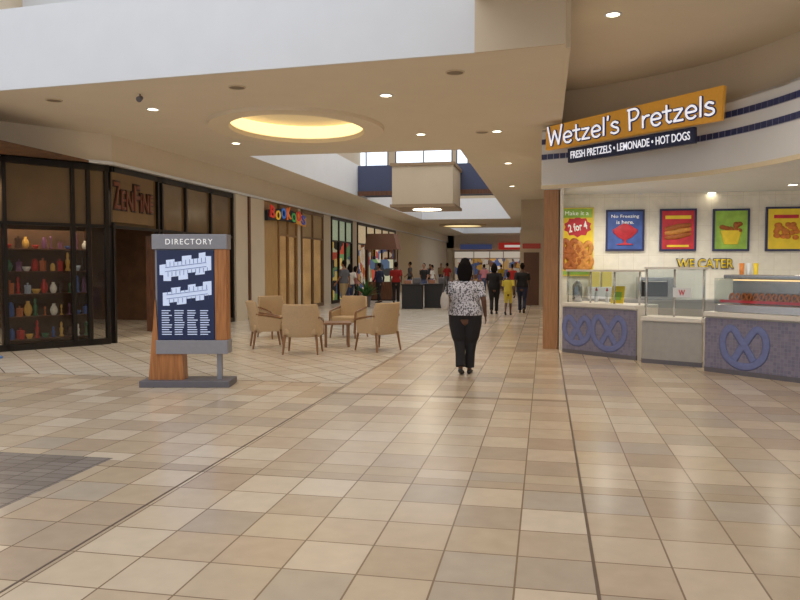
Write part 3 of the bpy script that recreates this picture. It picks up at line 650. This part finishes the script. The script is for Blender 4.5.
w_ = MB(); w_.box(2.0, -.12, 3.2, 2.8, .1, .45); obj('blue_band', w_, mat('blue_band', (80, 96, 150), .5, emit=.2), t)
w_ = MB(); w_.box(6.6, -.12, 1.3, 1.3, .08, 2.6); obj('red_panel', w_, mat('red_panel', (176, 50, 44), .5, emit=.25, noise=.1), t)
w_ = MB(); w_.box(.12, 22.2, 2.1, .3, 15.2, 4.2); struct('wall_right', w_, cream)
w_ = MB(); w_.box(-.35, 47, 2.1, 1.2, 34, 4.2); struct('wall_right_far', w_, beige)
t = thing('shopfront', 'beige portal with brown panel where the right-hand shops step forward', 'shopfront', (-.53, 29.9, 0))
w_ = MB(); w_.box(0, 0, 1.5, .9, .12, 3.0); obj('surround', w_, beige, t); w_ = MB(); w_.box(0, -.07, 1.05, .6, .04, 2.1); obj('panel', w_, mat('brown_panel', (104, 70, 54), .5, noise=.1), t)
w_ = MB(); w_.box(0, -.08, 2.35, .7, .05, .2); obj('sign_band', w_, mat('portal_sign', (160, 60, 50), .5, emit=.15), t)
for i, y in enumerate((34, 39, 45, 52)):
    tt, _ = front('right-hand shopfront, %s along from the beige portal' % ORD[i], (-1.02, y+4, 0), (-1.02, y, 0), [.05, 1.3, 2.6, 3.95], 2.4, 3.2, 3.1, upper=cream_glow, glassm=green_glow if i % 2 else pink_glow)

# ---------------------------------------------------------------- directory kiosk
kp = G(187, 388); kt = thing('directory_kiosk', 'freestanding wood and grey metal mall directory with dark blue map panel', 'directory', kp+Vector((-.09, .23, 0)), YAW)
mz = 9.62/740; mp_ = mz*.945
def kx(px): return (px-187)*mp_
def kz(py): return (388-py)*mz
def kbox(nm, x0, x1, y0, y1, m, yd0, yd1, bevel=.006):
    b_ = MB(); b_.box((kx(x0)+kx(x1))/2, (yd0+yd1)/2, (kz(y0)+kz(y1))/2, kx(x1)-kx(x0), yd1-yd0, kz(y0)-kz(y1)); return obj(nm, b_, m, kt, bevel=bevel)
kbox('base', 139, 235, 381.5, 388, dgrey, -.22, .24)
kbox('header', 152, 232, 234, 249, grey, -.12, .12)
kbox('body', 154, 230, 249, 341, grey, -.07, .09)
kbox('wood_post', 218.5, 231, 249, 341, woodk, -.11, .11)
kbox('lower_band', 155, 232, 341, 355, grey, -.13, .13)
b_ = MB(); b_.prismY([(kx(146), kz(381.5)), (kx(184), kz(381.5)), (kx(183), kz(355)), (kx(157), kz(341)), (kx(154.5), kz(300)), (kx(154), kz(300))], -.10, .10); obj('wood_fin', b_, woodk, kt, bevel=.004)
b_ = MB(); b_.box(kx(221), 0, (kz(381.5)+kz(355))/2, .06, .08, kz(355)-kz(381.5)); obj('leg', b_, grey, kt)
kbox('map_panel', 157, 217.5, 250, 340.5, mat('map_navy', (18, 30, 66), .25, emit=.35, noise=.15, nscale=4), -.105, -.07, 0)
mpm = mat('map_pale', (186, 200, 228), .5, emit=.5)
def kpoly(nm, pts, m=mpm):
    b_ = MB(); b_.prismY([(kx(x), kz(y)) for x, y in pts], -.113, -.105); return obj(nm, b_, m, kt)
kpoly('floor_plan', [(160, 265), (167, 264), (167, 260), (176, 259), (176, 262), (184, 261), (184, 256), (194, 255), (194, 259), (202, 258), (202, 253), (209, 252), (209, 256), (215, 256), (215, 270), (208, 271), (208, 274), (198, 275), (198, 272), (190, 273), (190, 279), (180, 280), (180, 276), (172, 277), (172, 281), (164, 281), (164, 275), (160, 275)])
kpoly('floor_plan', [(163, 293), (172, 292), (172, 288), (182, 287), (182, 291), (190, 290), (190, 285), (198, 284), (198, 287), (206, 286), (206, 282), (215, 281), (215, 295), (207, 296), (207, 300), (198, 301), (198, 298), (188, 299), (188, 304), (178, 305), (178, 302), (170, 303), (170, 306), (163, 306)])
ml = mat('map_lines', (70, 92, 146), .5)
for (cx_, cy_, n_) in ((188, 267, 11), (189, 294.5, 10)):
    b_ = MB()
    for s_ in (-2, 2): b_.bar((kx(cx_-22), -.115, kz(cy_+s_+2.6)), (kx(cx_+22), -.115, kz(cy_+s_-2.6)), .006, .006)
    for k in range(n_):
        xx = cx_-21+42*k/(n_-1); yy = cy_+(cx_-xx)*.12
        b_.box(kx(xx), -.115, kz(yy-5), .005, .005, .06); b_.box(kx(xx+2), -.115, kz(yy+5), .005, .005, .06)
    obj('plan_lines', b_, ml, kt)
b_ = MB()
for cx in range(4):
    for r in range(11):
        w = random.uniform(7, 11); b_.box(kx(161.5+cx*13.7+w/2), -.109, kz(311+r*2.4), w*mp_, .006, .011)
obj('shop_list', b_, mpm, kt)
text('lettering', 'DIRECTORY', mat('white_letters', (240, 240, 240), .4, emit=.3), kt, (kx(192), -.122, kz(241.5)), 50*mp_, 6*mp_, ex=.006, space=1.25)

# ---------------------------------------------------------------- lounge chairs
def lounge():
    t = thing('lounge_chair', 'x', 'chair', (0, 0, 0), 0, 'tan lounge chairs round the small table')
    b_ = MB(); b_.box(0, .01, .39, .52, .52, .12); obj('seat', b_, fabric, t, bevel=.03)
    b_ = MB(); pts = []
    for z, y in ((.30, -.26), (.5, -.285), (.72, -.32), (.87, -.36)):
        k = 1-.10*max(0, (z-.5)/.37)**2 if z > .8 else 1
        pts.append([(x*k, y+.13*(x/.31)**2, z) for x in [-.31+.62*i/10 for i in range(11)]])
    for j in range(3):
        for i in range(10): b_.face([pts[j][i], pts[j][i+1], pts[j+1][i+1], pts[j+1][i]])
    bmesh.ops.remove_doubles(b_.b, verts=b_.b.verts[:], dist=.0001)
    bk = obj('backrest', b_, fabric, t, smooth=True); so = bk.modifiers.new('so', 'SOLIDIFY'); so.thickness = .05; so.offset = 0; bv = bk.modifiers.new('bv', 'BEVEL'); bv.width = .018; bv.segments = 2
    for s in (-1, 1):
        b_ = MB()
        pr_ = [(-.16, .32), (.20, .32), (.23, .54), (-.18, .61)]
        vs1 = [b_.b.verts.new((s*.275, y, z)) for y, z in pr_]; vs2 = [b_.b.verts.new((s*.315, y, z)) for y, z in pr_]
        b_.b.faces.new(vs1); b_.b.faces.new(vs2[::-1])
        for i in range(4): b_.b.faces.new((vs1[i], vs1[(i+1) % 4], vs2[(i+1) % 4], vs2[i]))
        obj('side_panel', b_, fabric, t, bevel=.012)
        b_ = MB(); b_.tube(cat([(s*.30, -.22, .64), (s*.305, -.05, .62), (s*.305, .18, .575), (s*.30, .26, .54), (s*.295, .275, .42), (s*.30, .28, .3)], 4), .019, ref=(1, 0, 0)); obj('arm_rail', b_, woodleg, t, smooth=True)
    for sx in (-1, 1):
        for sy in (-1, 1):
            b_ = MB(); b_.loft([((sx*.26, sy*.22, .34), .024, .024), ((sx*.29, sy*.27, .0), .015, .015)], 8, round_=False); obj('leg', b_, woodleg, t)
    return t
lc = lounge(); tb = G(337, 346)
chairs = [(303, 353, .15, 'tan lounge chair nearest the camera with its back to the viewer'), (267, 347, -1.1, 'tan lounge chair at the left end of the seating group'), (378, 350, 1.0, 'tan lounge chair at the right end of the seating group'), (349, 337, 2.9, 'tan lounge chair behind the small table facing the viewer'), (277, 337, -2.2, 'tan lounge chair behind the left one, partly hidden')]
for i, (x, y, rz, lab) in enumerate(chairs):
    p = G(x, y)
    if i == 0: lc.location = p; lc.rotation_euler.z = rz; lc['label'] = lab; lc.scale = (1.08, 1.08, 1.04)
    else: dup(lc, p, rz, lab)
t = thing('side_table', 'low square wooden table amid the lounge chairs', 'table', tb, .3)
b_ = MB(); b_.box(0, 0, .46, .55, .55, .04); obj('tabletop', b_, woodleg, t, bevel=.006)
for sx in (-1, 1):
    for sy in (-1, 1): b_ = MB(); b_.box(sx*.22, sy*.22, .22, .05, .05, .44); obj('leg', b_, woodleg, t)

# ---------------------------------------------------------------- corridor carts
cp = G(379, 301)+Vector((0, .8, 0)); t = thing('retail_cart', 'brown wooden cart with a tall canopy on posts in mid corridor', 'cart', cp)
b_ = MB(); b_.box(0, 0, .45, 1.3, .9, .8); obj('cabinet', b_, woodd, t, bevel=.01)
b_ = MB(); b_.prismY([(-.75, 2.3), (.75, 2.3), (.6, 3.0), (-.6, 3.0)], -.5, .5); obj('canopy', b_, mat('canopy_brown', (120, 84, 66), .6, noise=.1), t)
for sx in (-1, 1):
    for sy in (-1, 1): b_ = MB(); b_.box(sx*.6, sy*.4, 1.6, .06, .06, 1.5); obj('post', b_, woodd, t)
b_ = MB(); b_.box(0, 0, .03, 1.1, .7, .06); obj('plinth', b_, black, t)
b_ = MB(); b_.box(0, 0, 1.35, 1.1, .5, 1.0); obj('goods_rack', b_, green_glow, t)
for i, (x, y, w) in enumerate(((412, 309, .75), (437, 308, .95))):
    p = G(x, y); t = thing('sales_counter', ['narrow black sales counter in mid corridor, left of the pair', 'wide black sales counter in mid corridor, nearest the walking woman'][i], 'counter', p, .1)
    b_ = MB(); b_.box(0, .3, .43, w, .6, .86); obj('cabinet', b_, black, t, bevel=.01)
    b_ = MB(); b_.box(0, .3, .88, w+.06, .66, .04); obj('top', b_, dark, t)
    b_ = MB(); b_.box(w*.2, .35, 1.02, .3, .25, .22); obj('monitor', b_, dgrey, t, bevel=.02)
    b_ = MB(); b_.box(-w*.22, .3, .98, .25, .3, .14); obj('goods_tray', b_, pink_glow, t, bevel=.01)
pm = G(366, 307); t = thing('potted_plant', 'leafy green plant in a dark pot beside the canopied cart', 'plant', pm)
b_ = MB(); b_.lathe([(.15, 0), (.2, .4), (.22, .42), (.2, .42), (.18, .38)], n=16); obj('pot', b_, dgrey, t, smooth=True)
b_ = MB()
for i in range(70):
    a = random.uniform(0, 2*PI); el = random.uniform(.2, 1.4); l = random.uniform(.4, .8); d = Vector((math.cos(a)*math.cos(el), math.sin(a)*math.cos(el), math.sin(el))); p0 = Vector((0, 0, .4)); s_ = d.cross(Vector((0, 0, 1))).normalized()*.04
    m1 = p0+d*l*.6; p1 = p0+d*l+Vector((0, 0, -.08)); b_.face([p0, m1+s_, p1, m1-s_])
obj('foliage', b_, mat('leaf', (60, 104, 48), .6, noise=.2), t)

# ---------------------------------------------------------------- pretzel shop
curve = cat([(-.08, 14.25, 0), (.6, 13.95, 0), (1.35, 13.5, 0), (2.4, 12.65, 0), (3.1, 11.5, 0), (3.5, 10.2, 0), (3.7, 8.4, 0), (3.75, 6, 0), (3.75, 2, 0)], 8)
cv = [(p.x, p.y) for p in curve]
FB, FT = 3.02, 4.12
w_ = MB(); w_.strip(cv, FB, FT, .2); struct('wall_right_fascia', w_, white, smooth=False)
def offs(k):
    out = []
    for i, p in enumerate(cv):
        a = Vector(cv[max(i-1, 0)]); b = Vector(cv[min(i+1, len(cv)-1)]); d = (b-a).normalized(); out.append((p[0]-d.y*k, p[1]+d.x*k))
    return out
w_ = MB(); w_.strip(offs(.25), FT-.02, CH2, .1); w_.strip(offs(.0), FT-.04, FT+.0, .3); struct('wall_right_upper', w_, cream)
sm1 = mat('blue_mosaic', (48, 58, 104), .3, noise=.25, nscale=14); smg = mat('mosaic_grout', (186, 190, 206), .6, noise=.04)
def resample(pts, step):
    out = [Vector(pts[0])]; acc = 0; cur = Vector(pts[0])
    for q in pts[1:]:
        q = Vector(q)
        while (q-cur).length+acc >= step:
            d = (q-cur).normalized(); cur = cur+d*(step-acc); acc = 0; out.append(cur.copy())
        acc += (q-cur).length; cur = q
    return out
for z0, z1 in ((3.57, 3.66), (3.85, 3.94)):
    w_ = MB(); w_.strip(offs(-.008), z0-.008, z1+.008, .008); struct('trim_7', w_, smg)
    w_ = MB(); rs = resample(offs(-.014), .12)
    for i in range(len(rs)-1):
        if rs[i].y < 8: break
        a, b = rs[i].lerp(rs[i+1], .08), rs[i].lerp(rs[i+1], .92); w_.bar((a.x, a.y, (z0+z1)/2), (b.x, b.y, (z0+z1)/2), .012, z1-z0)
    struct('trim_7', w_, sm1)
w_ = MB(); w_.strip(offs(-.02), FB, FB+.07, .02); struct('trim_8', w_, mat('cream_edge', (226, 214, 186), .5, noise=.03))
pp = G(550, 349); w_ = MB(); w_.box(pp.x, pp.y+.2, FB/2, .28, .36, FB); struct('pillar_right', w_, wood('pier_wood', (162, 116, 76), (180, 134, 92)))
SY = 16.0
wt = tile('white_wall_tile', .3, .3, [(242, 238, 226), (246, 242, 232)], (224, 218, 204), plane='XZ', mortar=.003)
w_ = MB(); w_.box(4.2, SY+.05, 1.55, 8.4, .1, 3.1); w_.box(.30, 15.1, 1.55, .06, 1.8, 3.1); w_.box(8.3, 9, 1.55, .1, 14, 3.1); struct('wall_shop_rear', w_, wt)
ic = MB(); pts = offs(.1); poly = [Vector((x, y, FB+.05)) for x, y in pts]+[Vector((8.3, 2, FB+.05)), Vector((8.3, SY, FB+.05)), Vector((.1, SY, FB+.05))]
for t3 in tessellate_polygon([poly]): ic.face([poly[i] for i in t3])
struct('ceiling_shop', ic, white)
for i, (x, y) in enumerate(((712, 192), (793, 184), (640, 194))):
    q = PZ(x, y, FB+.05); q.z = FB+.05
    t = thing('downlight', 'round ceiling light inside the pretzel shop, %s' % ['middle one', 'rightmost one', 'leftmost one'][i], 'ceiling light', q, 0, 'pretzel shop ceiling lights')
    r_ = MB(); r_.lathe([(.1, .0), (.1, -.02), (.08, -.02), (.08, .0)], n=20); obj('trim_ring', r_, white, t); r_ = MB(); r_.lathe([(.078, -.016), (.078, -.01)], n=20); obj('lens', r_, lampm, t)
for q in ((1.2, 14.8), (2.6, 14.4), (4.0, 13.6), (5.2, 13.6)): spot((q[0], q[1], FB-.02), 80, (1, .93, .8), 160)
def P_d(px, py, d):
    r = ray(px, py); return Vector((0, 0, H))+r*d
a1 = P_d(547, 139, 13.55); a2 = P_d(725, 103, 11.05)
sgn = thing('shop_sign', 'orange slanted sign board with white outlined lettering over the pretzel shop', 'sign', ((a1.x+a2.x)/2, (a1.y+a2.y)/2, (a1.z+a2.z)/2), math.atan2(a2.y-a1.y, a2.x-a1.x))
Wd = math.hypot(a2.x-a1.x, a2.y-a1.y); hw = Wd/2
bm_ = MB(); sl = (a2.z-a1.z)/2
bm_.prismY([(-hw, -sl-.21), (hw-.03, sl-.25), (hw, sl+.26), (-hw+.02, -sl+.21)], -.05, .05); obj('board', bm_, mat('sign_orange', (214, 154, 56), .5, emit=.2, noise=.05), sgn, bevel=.01)
bm_ = MB(); bm_.prismY([(-hw+.1, -sl-.1), (hw-.12, sl-.12), (hw-.1, sl+.14), (-hw+.12, -sl+.1)], .0, .14); obj('mounting', bm_, mat('sign_edge', (170, 126, 60), .5, noise=.05), sgn)
letd = mat('sign_blue_outline', (56, 76, 150), .4); letw = mat('sign_white_letter', (238, 240, 250), .4, emit=.65)
tilt = math.atan2(2*sl, Wd)
def tiltobj(o, a): o.rotation_euler = (0, -a, 0)
tubetext('letter_outline', "Wetzel's Pretzels", letd, sgn, -.06, Wd*.95, .30, .034, tilt)
tubetext('lettering', "Wetzel's Pretzels", letw, sgn, -.082, Wd*.95, .30, .0175, tilt)
b1 = P_d(569, 156, 13.1); b2 = P_d(696, 135, 11.4)
sg2 = thing('shop_sign', 'narrow dark blue sign box with small white capitals under the orange sign', 'sign', (b1+b2)/2, math.atan2(b2.y-b1.y, b2.x-b1.x))
Wd2 = math.hypot(b2.x-b1.x, b2.y-b1.y); ti2 = math.atan2(b2.z-b1.z, Wd2)
bm_ = MB(); bm_.box(0, 0, 0, Wd2, .09, .25); o = obj('box', bm_, mat('sign_navy', (26, 36, 74), .4, noise=.05), sg2, bevel=.01); tiltobj(o, ti2)
o = text('lettering', 'FRESH PRETZELS \u2022 LEMONADE \u2022 HOT DOGS', letw, sg2, (0, -.05, 0), Wd2*.94, .13, ex=.008, offset=.008); tiltobj(o, ti2)
ylw = mat('poster_yellow', (230, 200, 56), .5, emit=.1, noise=.12, nscale=5); blu = mat('poster_blue', (66, 92, 160), .5, emit=.1, noise=.25, nscale=5); redm = mat('poster_red', (180, 46, 58), .5, emit=.12, noise=.25, nscale=6); prz = mat('pretzel_brown', (168, 96, 44), .5, noise=.2); przl = mat('pretzel_gold', (206, 142, 70), .5, noise=.2)
frm = mat('poster_frame_navy', (48, 54, 96), .4); grn = mat('poster_green', (140, 176, 74), .5, emit=.1, noise=.25, nscale=5); ora = mat('poster_orange', (216, 130, 60), .5, noise=.2); lett = mat('poster_white', (245, 245, 240), .5, emit=.2)
def poster(x0, x1, y0, y1, label, bg, frame=frm, fw=.04):
    a = PY(x0, y0, SY-.03); b = PY(x1, y1, SY-.03); w = b.x-a.x; h = a.z-b.z
    t = thing('poster', label, 'poster', ((a.x+b.x)/2, SY-.03, (a.z+b.z)/2))
    m_ = MB()
    for s in (-1, 1): m_.box(s*(w/2-fw/2), 0, 0, fw, .05, h); m_.box(0, 0, s*(h/2-fw/2), w-2*fw, .05, fw)
    obj('frame', m_, frame, t); m_ = MB(); m_.box(0, .0, 0, w-2*fw, .02, h-2*fw); obj('print', m_, bg, t)
    return t, w, h
t, w, h = poster(560, 593, 208, 276, 'tall yellow poster with a green top and brown pretzels at left end', ylw, mat('poster_edge', (240, 220, 90), .5), .02)
for q_, (x, z, s) in enumerate(((-.14, -.08, .3), (.14, -.14, .32), (-.12, -.40, .34), (.16, -.42, .3), (0, -.26, .28))): m_ = MB(); pretzel(m_, x*w/.7, -.02, z*h/1.4, s, .055); obj('pretzel_picture', m_, (prz, przl)[q_ % 2], t, smooth=True)
m_ = MB(); m_.box(0, -.012, h*.42, w*.92, .01, h*.13); obj('green_strip', m_, grn, t)
pts = [(w*(.36+.06*(i % 2))*math.cos(2*PI*i/20)+.02, h*.22+w*(.26+.06*(i % 2))*math.sin(2*PI*i/20)) for i in range(20)]
m_ = MB(); m_.prismY(pts, -.016, -.01); obj('red_burst', m_, redm, t)
o = text('lettering', '2 for 4', lett, t, (.02, -.018, h*.22), w*.56, h*.12, ex=.008, offset=.03); o.rotation_euler.y = -.2
text('lettering', 'Make it a', lett, t, (0, -.018, h*.42), w*.7, h*.06, ex=.008)
m_ = MB(); m_.box(0, -.012, -h*.455, w*.9, .01, h*.05); obj('green_strip', m_, grn, t)
t, w, h = poster(606, 644, 210, 251, 'blue framed poster with a red drink on blue', blu)
text('lettering', 'No Freezing', lett, t, (0, -.015, h*.33), w*.72, h*.1, ex=.006, offset=.01); text('lettering', 'is here.', lett, t, (0, -.015, h*.2), w*.45, h*.09, ex=.006, offset=.01)
m_ = MB(); m_.lathe([(.16, -.24), (.16, -.22), (.03, -.2), (.03, -.14), (.14, -.08), (.24, .02), (.25, .08), (.20, .10), (.10, .17), (.03, .2)], (0, 0, -.06), n=16); o = obj('drink_picture', m_, redm, t, smooth=True); o.scale.y = .1; o.location.y = -.02
t, w, h = poster(660, 696, 209, 251, 'red poster with hot dogs in a dark frame', redm)
for k in range(3): m_ = MB(); m_.loft([((-.24, -.01, -.16+k*.09), .04, .02), ((0, -.02, -.13+k*.1), .055, .02), ((.24, -.01, -.08+k*.09), .04, .02)], 10, ref=(0, 0, 1)); obj('hot_dog_picture', m_, (prz, przl, prz)[k], t, smooth=True)
for z, ww, hh in ((.3, .7, .08), (-.38, .6, .05)): m_ = MB(); m_.box(0, -.012, h*z, w*ww, .01, h*hh); obj('yellow_strip', m_, ylw, t)
t, w, h = poster(713, 749, 209, 251, 'green and yellow poster with a tub of pretzel bites in a navy frame', grn)
m_ = MB(); m_.lathe([(.13, -.26), (.2, .0), (.2, .02)], (0, 0, -.03), n=14); o = obj('tub_picture', m_, ylw, t, smooth=True); o.scale.y = .1; o.location.y = -.02
m_ = MB()
for k in range(14): m_.ell((random.uniform(-.18, .18), -.02, random.uniform(-.02, .13)), (.055, .015, .045), 8)
obj('bites_picture', m_, prz, t, smooth=True)
t, w, h = poster(766, 806, 207, 251, 'yellow poster with a cluster of snacks in a navy frame, rightmost', ylw)
m_ = MB()
for k in range(20): m_.ell((random.uniform(-.2, .2), -.02, random.uniform(-.25, .1)), (.06, .015, .05), 8)
obj('snack_picture', m_, ora, t, smooth=True); m_ = MB(); m_.box(0, -.012, h*.28, w*.6, .01, h*.08); obj('red_strip', m_, redm, t)
a = PY(677, 259, SY-.02); b = PY(733, 268, SY-.02)
t = thing('wall_sign', 'small yellow edged lettering on the pale wall under the posters', 'sign', ((a.x+b.x)/2, SY-.01, (a.z+b.z)/2))
text('letter_edge', 'WE CATER', frm, t, (0, -.01, 0), (b.x-a.x)+.04, (a.z-b.z)+.03, ex=.02, offset=.045)
text('lettering', 'WE CATER', ylw, t, (0, -.032, 0), (b.x-a.x), (a.z-b.z), ex=.012, offset=.015)
purp = tile('counter_mosaic', .05, .05, [(122, 120, 142), (134, 131, 152), (114, 113, 138), (128, 122, 142)], (136, 133, 150), plane='XZ', mortar=.003, rough=.45)
purl = mat('counter_pretzel', (112, 122, 172), .6, noise=.08)
ctop = mat('counter_top', (226, 222, 214), .35, noise=.02)
brushed = mat('brushed_metal', (168, 164, 158), .4, .5, noise=.06, nscale=8)
def counter(P0, P1, label, pz, h=.86, front_m=purp, depth=.6):
    P0 = Vector(P0); P1 = Vector(P1); L = (P1-P0).length; t = thing('counter', label, 'counter', P0, math.atan2(P1.y-P0.y, P1.x-P0.x))
    m_ = MB(); m_.box(L/2, depth/2+.03, h/2, L, depth, h); obj('carcass', m_, ctop, t)
    m_ = MB(); m_.box(L/2, .012, h/2+.02, L-.01, .03, h-.1); obj('front_panel', m_, front_m, t)
    m_ = MB(); m_.box(L/2, depth/2, h+.03, L, depth+.1, .07); obj('worktop', m_, ctop, t, bevel=.01)
    m_ = MB(); m_.box(L/2, .02, .04, L, .04, .08); obj('kickboard', m_, dgrey, t)
    for x, s in pz: m_ = MB(); pretzel(m_, x, -.008, h*.52, s, .055, .12); obj('pretzel_emblem', m_, purl, t, smooth=True)
    return t, L
c0, c1 = G(562, 352), G(636, 360.5)
cA, LA_ = counter(c0, c1, 'blue fronted counter with two pretzel emblems at the left of the shop', [(.33, .56), (1.0, .66)])
g0, g1 = G(641, 362.5), G(702, 367.5)
counter(g0, g1, 'plain grey metal fronted counter between the two blue ones', [], h=.70, front_m=brushed, depth=.35)
e0, e1_ = G(704, 371), G(806, 384); e2 = e0+(e1_-e0)*1.6
cB, LB_ = counter(e0, e2, 'blue fronted counter with one pretzel emblem under the glass case at right', [(.62, .66), (2.05, .66)], h=.84)
def guard(P0, P1, z0, z1, label, n):
    P0 = Vector(P0); P1 = Vector(P1); L = (P1-P0).length; t = thing('glass_guard', label, 'glass guard', P0+Vector((0, 0, z0)), math.atan2(P1.y-P0.y, P1.x-P0.x))
    for k in range(n): m_ = MB(); m_.cyl((.03+(L-.06)*k/(n-1), .12, 0), (.03+(L-.06)*k/(n-1), .12, z1-z0), .016, n=10); obj('post', m_, steel, t, smooth=True)
    m_ = MB(); m_.box(L/2, .12, (z1-z0)*.5+.06, L, .01, (z1-z0)*.8); obj('pane', m_, clear, t)
    m_ = MB(); m_.box(L/2, .18, z1-z0, L, .2, .035); obj('top_shelf', m_, ctop, t)
guard(c0, c1, .926, 1.5, 'glass sneeze guard on steel posts over the left blue counter', 4)
guard(g0, g1, .766, 1.55, 'glass guard on steel posts over the metal fronted middle counter', 3)
di = (e2-e0).normalized(); ang = math.atan2(di.y, di.x)
p = e0+di*.12+Vector((0, 0, .905)); t = thing('display_case', 'steel and curved glass heated display case on the right counter', 'display case', p, ang)
Lc = 1.75
m_ = MB(); m_.box(Lc/2, .3, .06, Lc, .5, .12); obj('base', m_, steel, t, bevel=.01)
m_ = MB(); m_.box(Lc/2, .42, .52, Lc, .3, .06); obj('hood', m_, steel, t, bevel=.01)
m_ = MB(); m_.box(Lc/2, .55, .3, Lc, .02, .5); obj('back_panel', m_, steel, t)
m_ = MB(); prf = [(.05, .12), (.05, .28), (.10, .42), (.2, .5), (.28, .53)]
for i in range(4): m_.face([(0, prf[i][0], prf[i][1]), (Lc, prf[i][0], prf[i][1]), (Lc, prf[i+1][0], prf[i+1][1]), (0, prf[i+1][0], prf[i+1][1])])
obj('curved_glass', m_, clear, t, smooth=True)
for x in (0, Lc): m_ = MB(); m_.prism([(x-.01, .05), (x+.01, .05), (x+.01, .55), (x-.01, .55)], .12, .5); obj('end_panel', m_, clear, t)
m_ = MB(); m_.box(Lc/2, .12, .16, Lc*.94, .03, .04); obj('red_band', m_, redm, t)
m_ = MB(); m_.box(Lc/2, .4, .47, Lc*.9, .03, .015); obj('heat_lamp', m_, mat('heat_glow', (255, 214, 150), .5, emit=1.6), t)
Mx = Matrix.Translation(p) @ Matrix.Rotation(ang, 4, 'Z')
pp_ = None
for k in range(9):
    if not pp_:
        m_ = MB(); pretzel(m_, 0, 0, 0, .145, .019, 1); pp_ = obj('pretzel', m_, prz, smooth=True); o = pp_
    else: o = pp_.copy(); C.objects.link(o)
    o.location = Mx @ Vector((.13+k*.187, .36, .212)); o.rotation_euler = (-.35, 0, ang)
    tag(o, 'baked pretzel in the heated display case, %s from the left' % ORD[k], 'pretzel', 'pretzels in the display case')
def onc(P0, P1, u, v, z):
    P0 = Vector(P0); P1 = Vector(P1); d = (P1-P0).normalized(); nrm = Vector((-d.y, d.x, 0)); return P0+d*u+nrm*v+Vector((0, 0, z)), math.atan2(d.y, d.x)
p, a = onc(c0, c1, 1.0, .24, .93); t = thing('menu_stand', 'yellow and green menu card standing on the left blue counter', 'menu', p, a)
m_ = MB(); m_.bar((0, 0, 0), (0, .05, .3), .26, .012, up=(0, 1, 0)); obj('card', m_, ylw, t); m_ = MB(); m_.bar((0, -.012, .06), (0, .024, .2), .17, .006, up=(0, 1, 0)); obj('picture', m_, grn, t)
p, a = onc(c0, c1, .10, .3, .93); t = thing('drink_dispenser', 'tall dispenser with steel tap on the left end of the counter', 'dispenser', p, a)
m_ = MB(); m_.lathe([(.08, 0), (.09, .02), (.09, .3), (.05, .36), (.03, .38)], n=16); obj('tank', m_, steel, t, smooth=True); m_ = MB(); m_.cyl((0, -.08, .07), (0, -.13, .05), .012, n=8); obj('tap', m_, black, t)
for k, (u, w_2) in enumerate(((.45, 'left one of the pair'), (.68, 'right one of the pair'))):
    p, a = onc(c0, c1, u, .4, .93); t = thing('sauce_bottle', 'white bottle with red cap on the left counter, '+w_2, 'bottle', p, a)
    m_ = MB(); m_.lathe([(.035, 0), (.035, .16), (.02, .2)], n=12); obj('bottle_body', m_, white, t, smooth=True); m_ = MB(); m_.lathe([(.02, .2), (.02, .22), (.006, .26)], n=10); obj('cap', m_, redm, t)
p, a = onc(g0, g1, .62, .07, 1.16); t = thing('price_sign', 'small white card with a red letter W fixed to the guard glass', 'sign', p+Vector((0, .02, 0)), a)
m_ = MB(); m_.box(0, 0, .0, .28, .015, .15); obj('card', m_, white, t); text('lettering', 'W', redm, t, (0, -.01, 0), .1, .09, ex=.004, offset=.02)
t = thing('back_counter', 'steel worktop running below the posters at the back of the shop', 'counter', (.7, SY-.62, 0))
m_ = MB(); m_.box(3, .3, .43, 6, .56, .86); obj('cabinet', m_, steel, t); m_ = MB(); m_.box(3, .3, .89, 6.04, .62, .05); obj('worktop', m_, steel, t)
p = Vector((PY(748, 270, SY-.3).x, SY-.35, .915)); t = thing('cup_dispenser', 'rack of stacked orange and white cups below the green poster', 'cup rack', p)
m_ = MB(); m_.box(0, 0, .2, .4, .3, .4); obj('rack', m_, steel, t)
for k in range(3): m_ = MB(); m_.lathe([(.035, .4), (.05, .72), (.045, .72)], (-.13+.13*k, 0, 0), n=12); obj('cup', m_, [ora, white, ylw][k], t, smooth=True)
p = Vector((PY(655, 290, SY-.3).x, SY-.35, .915)); t = thing('oven', 'steel oven with dark door behind the metal fronted middle counter', 'oven', p)
m_ = MB(); m_.box(0, 0, .22, .7, .45, .44); obj('body', m_, steel, t, bevel=.01); m_ = MB(); m_.box(-.05, -.235, .22, .5, .02, .32); obj('door', m_, black, t); m_ = MB(); m_.cyl((-.28, -.27, .36), (.18, -.27, .36), .012, n=8); obj('handle', m_, steel, t)
p = Vector((PY(600, 290, SY-.3).x, SY-.35, .915)); t = thing('drink_machine', 'white lemonade machine with clear tanks behind the left counter', 'drink machine', p)
m_ = MB(); m_.box(0, 0, .12, .5, .4, .24); obj('base', m_, white, t, bevel=.01)
for s in (-1, 1): m_ = MB(); m_.box(s*.12, 0, .4, .2, .3, .32); obj('tank', m_, mat('lemonade', (236, 220, 130), .3, noise=.05), t, bevel=.02)

# ---------------------------------------------------------------- light
wd = bpy.data.worlds.new('world'); S.world = wd; wd.use_nodes = True
bg = wd.node_tree.nodes['Background']; bg.inputs[0].default_value = (.93, .94, .97, 1); bg.inputs[1].default_value = .82
def area(loc, rot, sx, sy, e, col):
    l = bpy.data.lights.new('skylight', 'AREA'); l.shape = 'RECTANGLE'; l.size = sx; l.size_y = sy; l.energy = e; l.color = col
    o = bpy.data.objects.new('skylight', l); C.objects.link(o); o.location = loc; o.rotation_euler = rot
area((-6, 3, 10.5), (0, 0, 0), 9, 11, 380, (1, .97, .93))
area((-4.4, 28, 11), (0, 0, 0), 5, 20, 750, (1, .97, .92))
